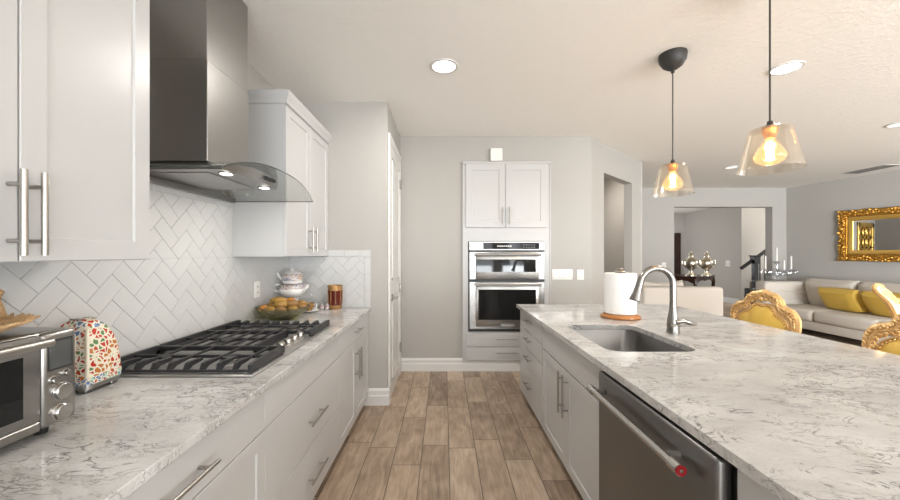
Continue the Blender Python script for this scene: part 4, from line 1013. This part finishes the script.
def pendant(label, x, y, zc, zs_top, zs_bot):
    r_ = thing('pendant_light', label, 'pendant light', (x, y, CEIL), 'glass pendants over the island')
    b = B(); b.lathe([(0.088, 0), (0.090, -0.012), (0.084, -0.05), (0.062, -0.085), (0.03, -0.108), (0.012, -0.115), (0.012, -0.132), (0.005, -0.136)], (x, y, CEIL-0.001), 32); obj('canopy', b, M['matte_black'], r_)
    b = B(); b.cyl((x, y, CEIL-0.13), (x, y, zs_top+0.03), 0.0042, seg=8); obj('cord', b, M['cord'], r_)
    b = B(); b.lathe([(0.005, 0.038), (0.011, 0.034), (0.013, 0.02), (0.03, 0.004), (0.034, 0.0)], (x, y, zs_top), 20); obj('cord_cap', b, M['matte_black'], r_)
    H = zs_top-zs_bot
    b = B(); pr = [(0.030, 0.0), (0.072, -0.001), (0.080, -0.005), (0.085, -0.014), (0.130, -H)]
    pr2 = [(r-0.003, z-0.002) for r, z in pr[::-1]]; pr2[0] = (0.127, -H)
    b.lathe(pr+pr2+[pr[0]], (x, y, zs_top), 48, cap=False); obj('shade', b, M['shade_glass'], r_)
    b = B(); b.lathe([(0.033, -0.002), (0.030, -0.03), (0.021, -0.045), (0.018, -0.05)], (x, y, zs_top), 20); obj('socket', b, M['brass'], r_)
    b = B(); b.lathe([(0.017, -0.05), (0.022, -0.068), (0.045, -0.10), (0.062, -0.132), (0.064, -0.146), (0.055, -0.165), (0.03, -0.180), (0.005, -0.184)], (x, y, zs_top), 28, cap=False)
    bb = obj('bulb', b, M['bulb_glass'], r_)
    b = B(); pts = []
    for k in range(49):
        a = 2*PI*k/8; pts.append((x+0.014*math.cos(a), y+0.014*math.sin(a), zs_top-0.075-0.075*k/48))
    b.tube(pts, 0.0022, 5); obj('filament', b, M['filament'], bb)
    l = bpy.data.lights.new('bulb_light', 'POINT'); l.energy = 3.0; l.color = (1, 0.66, 0.34); l.shadow_soft_size = 0.025
    o = bpy.data.objects.new('bulb_light', l); COL.objects.link(o); o.location = (x, y, zs_top-0.115)
pendant('glass shade pendant hanging farther away, above the faucet', 1.63, 2.53, 0, 2.050, 1.838)
pendant('glass shade pendant hanging nearer, above the wide part of the island', 1.625, 1.77, 0, 2.040, 1.832)
vb = thing('ceiling_vent', 'grey slatted air vent in the ceiling near the gilt mirror', 'vent', (7.13, 5.95, CEIL))
b = B(); b.box((6.98, 5.62, CEIL-0.006), (7.28, 6.25, CEIL-0.0005)); obj('frame', b, M['trim'], vb, smooth=False)
b = B()
for i in range(7): b.box((7.0+i*0.038, 5.65, CEIL-0.011), (7.022+i*0.038, 6.22, CEIL-0.006))
obj('slats', b, M['vent'], vb, smooth=False)

# ------------------------------------------------------------------ living room
# gilt mirror on the right wall
def wall_s(ratio): return (ratio*RA.y-RA.x)/(RD.x-ratio*RD.y)
u0 = wall_s((840-444)/FPX); u1 = u0+1.75; v0, v1 = 1.287, 2.225
mr_ = thing('wall_mirror', 'large rectangular mirror in a carved antique gold frame on the living room wall', 'mirror', tuple(MR @ Vector(((u0+u1)/2, v0, 0))))
b = B(); fw = 0.135
def ringrect(i, n): return [(u0+i, v0+i, n), (u1-i, v0+i, n), (u1-i, v1-i, n), (u0+i, v1-i, n)]
rs = [b.ring([MR @ Vector(p) for p in ringrect(i, n)]) for i, n in ((0, 0.001), (0.0, 0.03), (0.02, 0.055), (0.07, 0.06), (0.10, 0.045), (0.12, 0.05), (0.13, 0.03))]
for p, q in zip(rs, rs[1:]): b.bridge(p, q)
rnd = random.Random(3)
def carve(pu, pv):
    b.ball(MR @ Vector((pu, pv, 0.055)), rnd.uniform(0.016, 0.032), (rnd.uniform(0.7, 1.3), rnd.uniform(0.7, 1.3), rnd.uniform(0.8, 1.2)), 7)
n_ = 44
for i in range(n_+1):
    for vv in (v0+0.03, v0+0.075, v1-0.03, v1-0.075): carve(u0+0.02+(u1-u0-0.04)*i/n_, vv+rnd.uniform(-0.02, 0.02))
for i in range(24):
    for uu in (u0+0.03, u0+0.075, u1-0.03, u1-0.075): carve(uu+rnd.uniform(-0.02, 0.02), v0+0.03+(v1-v0-0.06)*i/23)
obj('carved_frame', b, M['gold_dark'], mr_)
b = B(); rs = [b.ring([MR @ Vector(p) for p in ringrect(i, n)]) for i, n in ((0.128, 0.02), (0.128, 0.04), (0.15, 0.045), (0.19, 0.028), (0.20, 0.012))]
for p, q in zip(rs, rs[1:]): b.bridge(p, q)
obj('inner_frame', b, M['gold_light'], mr_)
b = B(); b.box((u0+0.15, v0+0.15, 0.002), (u1-0.15, v1-0.15, 0.012), m=MR); obj('glass', b, M['mirror'], mr_, smooth=False)
# gold ring mirror panel on the far wall, hidden behind the angled wall but seen in the mirror
gp = thing('ring_wall_panel', 'gold wall panel of interlocking rings seen reflected in the gilt mirror', 'wall decoration', (3.62, YW, 0.9))
MG = frame((0, YW, 0), (1, 0, 0), (0, 0, 1), (0, -1, 0))
b = B()
for (x0_, z0_, x1_, z1_) in ((3.2, 0.9, 3.3, 2.22), (3.98, 0.9, 4.08, 2.22), (3.2, 2.12, 4.08, 2.22), (3.2, 0.9, 4.08, 1.0)): b.box((x0_, z0_, 0.001), (x1_, z1_, 0.03), 0.005, m=MG)
obj('frame', b, M['gold_light'], gp)
b = B()
for (cx, cz, rx_, rz_) in [(3.42+0.22*(i % 3), 1.98-0.26*(i//3), 0.20, 0.17) for i in range(12)]:
    b.tube([MG @ Vector((cx+rx_*math.cos(2*PI*k/28), cz+rz_*math.sin(2*PI*k/28), 0.02)) for k in range(28)], 0.016, 6, closed=True)
obj('rings', b, M['gold_light'], gp)
b = B(); b.box((3.3, 1.0, 0.001), (3.98, 2.12, 0.008), m=MG); obj('glass', b, M['mirror'], gp, smooth=False)

# long cream sofa along the right wall
so = thing('sofa', 'long cream upholstered sofa under the gilt mirror', 'sofa', (6.8, 5.7, 0))
b = B(); b.box((6.24, 4.2, 0.12), (7.30, 7.12, 0.27), 0.02, seg=2); obj('base', b, M['fabric'], so)
for k, (ya, yb) in enumerate(((6.0, 6.86), (5.1, 5.99), (4.22, 5.09))):
    b = B(); b.box((6.20, ya, 0.27), (7.2, yb, 0.46), 0.06, seg=4); obj('seat_cushion', b, M['fabric'], so)
b = B(); b.box((6.24, 6.88, 0.15), (7.32, 7.14, 0.885), 0.05, seg=4); b.box((6.24, 6.865, 0.55), (7.3, 6.885, 0.70), 0.008); obj('arm', b, M['fabric'], so)
b = B(); b.box((7.16, 4.2, 0.15), (7.36, 7.1, 0.80), 0.05, seg=3); obj('backrest', b, M['fabric'], so)
for k, y in enumerate((6.42, 5.55, 4.68)):
    b = B(); b.pillow(0.90, 0.56, 0.30, Matrix.Translation((7.05, y, 0.69)) @ Matrix.Rotation(-0.22, 4, 'Y') @ Matrix(((0, 0, 1, 0), (1, 0, 0, 0), (0, 1, 0, 0), (0, 0, 0, 1))), pinch=0.02); obj('back_cushion', b, M['fabric'], so)
for x in (6.32, 7.2):
    for y in (4.3, 7.05):
        b = B(); b.cyl((x, y, 0), (x, y, 0.15), 0.025, 0.03); obj('leg', b, M['black_wood'], so)
def gpillow(y, lb):
    b = B(); b.pillow(0.62, 0.42, 0.24, Matrix.Translation((6.72, y, 0.655)) @ Matrix.Rotation(-0.5, 4, 'Y') @ Matrix(((0, 0, 1, 0), (1, 0, 0, 0), (0, 1, 0, 0), (0, 0, 0, 1))))
    whole('gold_pillow', b, M['gold_fabric'], lb, 'pillow', (6.72, y, 0.47), 'gold satin pillows on the long sofa')
gpillow(5.99, 'gold satin pillow on the long sofa, the one further from the gold chairs'); gpillow(5.34, 'gold satin pillow half behind the tall gilt chair post')
# ivory loveseat, back turned to the kitchen
lv = thing('loveseat', 'ivory loveseat with its plain back towards the kitchen', 'sofa', (3.88, 6.1, 0))
b = B(); b.box((3.21, 5.72, 0.08), (4.53, 5.92, 0.885), 0.06, seg=4); obj('backrest', b, M['fabric_warm'], lv)
b = B(); b.box((3.23, 5.90, 0.08), (4.51, 6.72, 0.40), 0.03, seg=2); obj('base', b, M['fabric_warm'], lv)
b = B(); b.box((3.42, 5.93, 0.40), (4.32, 6.70, 0.54), 0.04, seg=3); obj('seat_cushion', b, M['fabric_warm'], lv)
for x in (3.21, 4.35):
    b = B(); b.box((x, 5.92, 0.08), (x+0.18, 6.72, 0.66), 0.05, seg=3); obj('armrest', b, M['fabric_warm'], lv)
for x in (3.27, 4.47):
    for y in (5.78, 6.66):
        b = B(); b.cyl((x, y, 0), (x, y, 0.085), 0.025, 0.03); obj('leg', b, M['black_wood'], lv)
for x, a, lb in ((3.52, 0.15, 'ivory cushion peeking over the loveseat back, next to the wall corner'), (3.9, -0.1, 'ivory cushion peeking over the loveseat back, beside the faucet arc')):
    b = B(); b.pillow(0.44, 0.42, 0.16, Matrix.Translation((x, 6.05, 0.75)) @ Matrix.Rotation(a, 4, 'Y') @ Matrix.Rotation(PI/2-0.25, 4, 'X')); whole('cushion', b, M['fabric_warm'], lb, 'cushion', (x, 6.05, 0.55), 'loveseat cushions')

# gilt chairs
def gilt_back(t, sc=1.0):
    yb = 0.22
    half = [(0.24, 0.50), (0.27, 0.60), (0.295, 0.72), (0.305, 0.82), (0.298, 0.89), (0.262, 0.938), (0.212, 0.955), (0.176, 0.975), (0.148, 1.018), (0.105, 1.052), (0.05, 1.064)]
    P = [(-x, yb+0.10*(z-0.5), z) for x, z in half] + [(0, yb+0.06, 1.078)] + [(x, yb+0.10*(z-0.5), z) for x, z in half[::-1]]
    sp = smooth_path(P, 5)
    b = B(); b.tube(sp, 0.021, 10, flat=1.5)
    sp2 = [Vector((p.x*0.93, p.y-0.016, p.z-0.016)) for p in sp]; b.tube(sp2, 0.012, 8)
    obj('outer_frame', b, M['gold'], t)
    ih = [(0.20, 0.53), (0.235, 0.66), (0.252, 0.78), (0.236, 0.848), (0.19, 0.890), (0.135, 0.918), (0.098, 0.962), (0.050, 0.985)]
    P = [(-x, yb-0.005+0.10*(z-0.5), z) for x, z in ih] + [(0, yb+0.04, 0.975)] + [(x, yb-0.005+0.10*(z-0.5), z) for x, z in ih[::-1]]
    ip = smooth_path(P, 5)
    b = B(); b.tube(ip, 0.010, 8); obj('inner_frame', b, M['gold'], t)
    b = B(); acc = 0; last = ip[0]
    for p in ip:
        acc += (p-last).length; last = p
        if acc > 0.019: acc = 0; b.ball((p.x*0.94, p.y-0.012, p.z-0.012), 0.008, seg=6)
    obj('nailhead_trim', b, M['gold'], t)
    b = B(); c = Vector((0, yb-0.02, 0.75)); rings = []
    for k, (f_, n_) in enumerate(((0.97, 0.0), (0.85, -0.012), (0.6, -0.024), (0.3, -0.030))):
        rings.append(b.ring([(p.x*f_, p.y*f_+(c.y)*(1-f_)+n_, c.z+(p.z-c.z)*f_) for p in ip]))
    for p, q in zip(rings, rings[1:]): b.bridge(p, q)
    b.bm.faces.new(rings[-1]); b.bm.faces.new(b.ring([(p.x*0.97, p.y+0.02, p.z) for p in ip])); obj('upholstery', b, M['gold_fabric'], t)
    # carved scrolls between the two frames
    b = B()
    for s_ in (-1, 1):
        for (cx, cz, r, turns) in ((0.115, 0.998, 0.026, 1.4), (0.225, 0.908, 0.022, 1.4), (0.055, 1.022, 0.020, 1.2), (0.276, 0.78, 0.016, 1.2), (0.165, 0.940, 0.018, 1.3)):
            b.tube([(s_*(cx+r*(1-k/22)*math.cos(turns*2*PI*k/22)), yb+0.10*(cz-0.5)-0.008, cz+r*(1-k/22)*math.sin(turns*2*PI*k/22)) for k in range(21)], [0.010-0.0003*k for k in range(21)], 7)
        for (cx, cz, a) in ((0.148, 0.968, 0.5), (0.085, 1.020, 0.9), (0.268, 0.860, -0.9), (0.195, 0.925, 0.2), (0.280, 0.71, -1.3), (0.272, 0.825, -1.3), (0.245, 0.895, -0.6)):
            b.ball((s_*cx, yb+0.10*(cz-0.5)-0.004, cz), 0.022, (1.3, 0.5, 0.6), 8, rot=Matrix.Rotation(-s_*a, 3, 'Y'))
    for k in range(7):
        a = PI*(k+1)/8; b.ball((0.036*math.cos(a), yb+0.035, 1.035+0.040*math.sin(a)), 0.016, (0.7, 0.6, 1.3), 8, rot=Matrix.Rotation(PI/2-a, 3, 'Y'))
    b.ball((0, yb+0.03, 1.02), 0.02, (1, 0.8, 1), 10)
    rr = random.Random(11)
    for i in range(6, len(sp)-6, 1):
        j = int(i*(len(ip)-1)/(len(sp)-1)); mid = sp[i]*0.5+ip[j]*0.5
        if i % 6 in (2, 3): continue
        b.ball((mid.x+rr.uniform(-0.008, 0.008), mid.y-0.012, mid.z+rr.uniform(-0.008, 0.008)), rr.uniform(0.008, 0.015), (rr.uniform(0.8, 1.5), 0.7, rr.uniform(0.6, 1.2)), 7, rot=Matrix.Rotation(rr.uniform(0, 3), 3, 'Y'))
    for i in range(8, len(sp)-8, 2):
        b.ball(sp[i]+Vector((0, -0.026, rr.uniform(-0.006, 0.008))), rr.uniform(0.008, 0.013), (1.6, 0.6, 0.8), 7, rot=Matrix.Rotation(rr.uniform(0, 3), 3, 'Y'))
    obj('carved_pattern', b, M['gold'], t)
def gilt_chair(label, loc, rz):
    t = thing('gilt_chair', label, 'chair', (0, 0, 0), 'gilt dining chairs')
    gilt_back(t)
    b = B(); b.box((-0.26, -0.25, 0.38), (0.26, 0.23, 0.44), 0.02, seg=2)
    for k in range(9): b.ball((-0.24+0.06*k, -0.25, 0.405), 0.018, (1.2, 0.5, 0.9), 7)
    obj('seat_rail', b, M['gold'], t)
    b = B(); b.box((-0.25, -0.24, 0.44), (0.25, 0.20, 0.52), 0.035, seg=4); obj('seat', b, M['gold_fabric'], t)
    for sx_ in (-1, 1):
        b = B(); b.tube(smooth_path([(sx_*0.23, -0.22, 0.42), (sx_*0.26, -0.26, 0.33), (sx_*0.24, -0.23, 0.15), (sx_*0.235, -0.23, 0.05), (sx_*0.25, -0.26, 0.012)], 5), [0.034]*5+[0.032]*5+[0.02]*5+[0.016]*5+[0.02], 10); obj('leg', b, M['gold'], t)
        b = B(); b.tube(smooth_path([(sx_*0.24, 0.22, 0.52), (sx_*0.24, 0.21, 0.4), (sx_*0.235, 0.24, 0.2), (sx_*0.24, 0.29, 0.012)], 5), 0.02, 10); obj('leg', b, M['gold'], t)
    t.location = loc; t.rotation_euler = (0, 0, rz); return t
gc = gilt_chair('ornate gilt chair with gold padded back at the far seating end of the island', (2.50, 3.075, 0), -PI/2)
dup(gc, (2.50, 2.00, 0), -PI/2, 'ornate gilt chair at the island, cut off by the right picture edge')
# tall carved armchair with scrolled ears further right
ta = thing('gilt_armchair', 'tall gilt armchair with scrolled post rising behind the cut-off island chair', 'chair', (3.62, 2.62, 0))
ox, oy = 3.73, 2.62
def ear(s_):
    pts = [(0.26, 0.45), (0.29, 0.65), (0.31, 0.80), (0.318, 0.90), (0.335, 0.98), (0.375, 1.06), (0.425, 1.11), (0.455, 1.145), (0.447, 1.172), (0.42, 1.165)]
    b = B(); sp = smooth_path([(ox+s_*x, oy+0.1*(z-0.45), z) for x, z in pts], 5)
    n = len(sp); b.tube(sp, [0.030-0.008*k/n for k in range(n)], 10)
    b.tube([p+Vector((-s_*0.034, -0.004, 0.004)) for p in sp[10:-6]], 0.016, 8)
    b.tube([p+Vector((-s_*0.062, 0.0, 0.002)) for p in sp[12:-12]], 0.014, 8)
    for k in range(5): b.ball(sp[-8]+Vector((-s_*(0.01+0.018*k), -0.012, -0.012*k+0.004)), 0.019, (1.1, 0.6, 0.8), 8)
    obj('post', b, M['gold'], ta)
ear(-1); ear(1)
b = B(); b.tube(smooth_path([(ox-0.38, oy+0.06, 1.07), (ox-0.25, oy+0.06, 1.06), (ox-0.12, oy+0.06, 1.14), (ox, oy+0.06, 1.19), (ox+0.12, oy+0.06, 1.14), (ox+0.25, oy+0.06, 1.06), (ox+0.38, oy+0.06, 1.07)], 5), 0.024, 10); obj('crest_rail', b, M['gold'], ta)
b = B(); b.pillow(0.50, 0.56, 0.06, Matrix.Translation((ox, oy+0.04, 0.78)) @ Matrix.Rotation(PI/2, 4, 'X')); obj('upholstery', b, M['gold_fabric'], ta)
b = B(); b.box((ox-0.29, oy-0.5, 0.38), (ox+0.29, oy+0.02, 0.52), 0.04, seg=3); obj('seat', b, M['gold_fabric'], ta)
for s_ in (-1, 1):
    for yy in (-0.45, 0.0):
        b = B(); b.tube([(ox+s_*0.26, oy+yy, 0.42), (ox+s_*0.27, oy+yy-0.02, 0.25), (ox+s_*0.26, oy+yy, 0.0)], [0.034, 0.024, 0.02], 10); obj('leg', b, M['gold'], ta)
    b = B(); b.tube(smooth_path([(ox+s_*0.29, oy+0.02, 0.70), (ox+s_*0.31, oy-0.2, 0.71), (ox+s_*0.31, oy-0.38, 0.68), (ox+s_*0.29, oy-0.36, 0.5)], 5), 0.022, 10); obj('armrest', b, M['gold'], ta)

# candelabra behind the sofa
b = B(); b.box((6.45, 7.24, 0.84), (7.22, 7.56, 0.87), 0.004)
tb = thing('side_table', 'narrow glass-topped table behind the far sofa arm carrying the candelabra', 'table', (6.85, 7.4, 0))
obj('top', b, M['glass'], tb)
for x in (6.5, 7.17):
    for y in (7.28, 7.52):
        b = B(); b.box((x-0.015, y-0.015, 0), (x+0.015, y+0.015, 0.84)); obj('leg', b, M['chrome'], tb, smooth=False)
CXc, CYc = 6.9, 7.36
cn = thing('candelabra', 'cut crystal candelabra behind the far sofa arm', 'candelabra', (CXc, CYc, 0.87))
b = B(); b.lathe([(0.10, 0), (0.10, 0.012), (0.03, 0.03), (0.022, 0.07), (0.045, 0.10), (0.02, 0.13), (0.016, 0.20), (0.05, 0.235), (0.02, 0.26), (0.016, 0.33), (0.045, 0.36), (0.055, 0.40), (0.03, 0.40)], (CXc, CYc, 0.87), 12); obj('stem', b, M['crystal'], cn)
arms = [(-0.25, -0.02, 1.115), (0.30, 0.0, 1.115), (0.02, -0.14, 1.10)]
for dx, dy, z in arms:
    b = B(); b.tube(smooth_path([(CXc, CYc, 1.04), (CXc+dx*0.4, CYc+dy*0.4, 0.98), (CXc+dx*0.85, CYc+dy*0.85, 1.0), (CXc+dx, CYc+dy, z-0.06)], 5), 0.012, 8); ar = obj('arm', b, M['crystal'], cn)
    b = B(); b.lathe([(0.012, -0.07), (0.05, -0.05), (0.095, -0.035), (0.10, -0.028), (0.03, -0.03), (0.024, 0.0), (0.018, 0.002)], (CXc+dx, CYc+dy, z), 14)
    for k in range(8): b.ball((CXc+dx+0.085*math.cos(k*PI/4), CYc+dy+0.085*math.sin(k*PI/4), z-0.065), 0.014, (0.7, 0.7, 1.6), 6)
    obj('cup', b, M['crystal'], ar)
for dx, dy, z, h, lb in ((-0.25, -0.02, 1.117, 0.26, 'white candle on the candelabra arm by the stair rail'), (0.30, 0.0, 1.117, 0.26, 'white candle on the candelabra arm over the cream sofa'), (0.02, -0.14, 1.102, 0.19, 'shorter white candle in front of the candelabra stem'), (0, 0, 1.272, 0.28, 'tallest white candle on top of the candelabra stem')):
    b = B(); b.lathe([(0.015, 0), (0.012, h), (0.002, h+0.004)], (CXc+dx, CYc+dy, z), 12)
    whole('candle', b, M['candle'], lb, 'candle', (CXc+dx, CYc+dy, z), 'white candles in the candelabra')

# hall: console table with two silver samovars, stairs
def at(x, y, Y): return Vector(((x-444)/FPX*Y, Y, EYE-(y-254.5)/FPX*Y))
c0 = at(696, 277, 8.75); cz = 0.86; a_ = 0.62
ct_ = thing('console_table', 'dark carved wooden console table in the hall carrying two silver samovars', 'table', (c0.x, c0.y, 0))
mc = Matrix.Translation((c0.x, c0.y, 0)) @ Matrix.Rotation(a_, 4, 'Z')      # near corner at origin, extends +x and +y(-x side)
b = B(); b.box((-0.02, -0.02, cz-0.03), (1.25, 0.98, cz), 0.008, m=mc); obj('top', b, M['dark_wood'], ct_)
def apron(m, L_):
    b.prism([(0, cz-0.03), (L_, cz-0.03), (L_, cz-0.20), (L_*0.82, cz-0.12), (L_*0.6, cz-0.10), (L_*0.5, cz-0.13), (L_*0.4, cz-0.10), (L_*0.18, cz-0.12), (0, cz-0.20)], -0.012, 0.012, m=m)
b = B()
apron(mc @ frame((0.02, 0.02, 0), (1, 0, 0), (0, 0, 1), (0, -1, 0)), 1.2); apron(mc @ frame((0.02, 0.02, 0), (0, 1, 0), (0, 0, 1), (1, 0, 0)), 0.92); obj('apron', b, M['dark_wood'], ct_)
for x, y in ((0.04, 0.04), (1.19, 0.04), (0.04, 0.92), (1.19, 0.92)):
    sx_ = -1 if x < 0.5 else 1; sy_ = -1 if y < 0.5 else 1
    b = B(); b.tube([mc @ p for p in smooth_path([(x, y, cz-0.03), (x+sx_*0.02, y+sy_*0.02, cz-0.2), (x-sx_*0.01, y-sy_*0.01, 0.3), (x, y, 0.05), (x+sx_*0.02, y+sy_*0.02, 0.0)], 4)], [0.045]*4+[0.04]*4+[0.025]*4+[0.022]*5, 10); obj('leg', b, M['dark_wood'], ct_)
def samovar(lb, p):
    s_ = thing('samovar', lb, 'samovar', tuple(p), 'silver samovars on the hall console')
    b = B(); b.lathe([(0.13, 0), (0.13, 0.02), (0.10, 0.05), (0.05, 0.09), (0.045, 0.14), (0.06, 0.17), (0.12, 0.21), (0.155, 0.28), (0.165, 0.34), (0.15, 0.38), (0.11, 0.40), (0.09, 0.42)], p, 20); obj('body', b, M['silver'], s_)
    b = B(); b.lathe([(0.12, 0.42), (0.10, 0.45), (0.06, 0.48), (0.05, 0.52), (0.075, 0.54), (0.05, 0.58), (0.02, 0.60), (0.01, 0.64)], p, 16); obj('lid', b, M['silver'], s_)
    for q in (-1, 1):
        b = B(); b.tube(smooth_path([(p.x+q*0.14, p.y, p.z+0.26), (p.x+q*0.22, p.y, p.z+0.30), (p.x+q*0.22, p.y, p.z+0.39), (p.x+q*0.13, p.y, p.z+0.39)], 5), 0.016, 8); obj('handle', b, M['silver'], s_)
    b = B(); b.tube([(p.x, p.y-0.15, p.z+0.24), (p.x, p.y-0.24, p.z+0.22)], 0.018, 8); b.ball((p.x, p.y-0.22, p.z+0.25), 0.022, seg=8); obj('tap', b, M['silver'], s_)
samovar('ornate silver samovar on the hall console, the one nearer the dark doorway', Vector((at(691, 0, 9.15).x, 9.15, cz)))
samovar('ornate silver samovar on the hall console, the one nearer the stairs', Vector((at(706.5, 0, 9.2).x, 9.2, cz)))
b = B(); b.box((7.55, 12.17, 0), (8.12, 12.199, 2.15)); struct('door_2', b, M['dark_wood'], smooth=False)
st = thing('staircase', 'staircase with dark treads and black newel and railing beyond the far opening', 'stairs', (8.4, 9.2, 0))
NS = 5
for k in range(NS):
    x = 8.95+0.27*k; z = 0.17*(k+6)
    b = B(); b.box((x-0.025, 8.87, z-0.035), (x+0.27, 9.86, z), 0.005); obj('tread', b, M['black_wood'], st)
b = B()
for k in range(NS): b.box((8.95+0.27*k, 8.89, 0), (8.95+0.27*(k+1), 9.86, 0.17*(k+6)-0.036))
obj('risers', b, M['trim'], st, smooth=False)
b = B(); b.box((7.48, 8.70, 0.30), (8.95, 8.86, 0.58), 0.02); b.box((7.74, 8.71, 0.0), (8.95, 8.85, 0.31)); obj('newel_plinth', b, M['black_wood'], st)
nx = at(755, 0, 8.78).x
b = B(); b.box((nx-0.05, 8.73, 0.1), (nx+0.05, 8.83, 1.34), 0.006); b.box((nx-0.075, 8.705, 1.18), (nx+0.075, 8.855, 1.36), 0.01); b.box((nx-0.09, 8.69, 1.36), (nx+0.09, 8.87, 1.39), 0.008); obj('newel_post', b, M['black_wood'], st)
ra = at(741, 268.5, 8.78); rb = at(765, 251.5, 8.78); rd = (rb-ra)
b = B(); b.tube([ra, ra+rd*4.2], 0.045, 8, flat=0.8); obj('handrail', b, M['black_wood'], st)
for k in range(12):
    x = nx+0.12+0.13*k; t = (x-ra.x)/rd.x; zt_ = ra.z+rd.z*t; zb_ = max(0.58, 0.17*(math.floor((x-8.95)/0.27)+6) if x > 8.92 else 0.58)
    b = B(); b.box((x-0.011, 8.769, zb_), (x+0.011, 8.791, zt_)); obj('baluster', b, M['black_wood'], st, smooth=False)
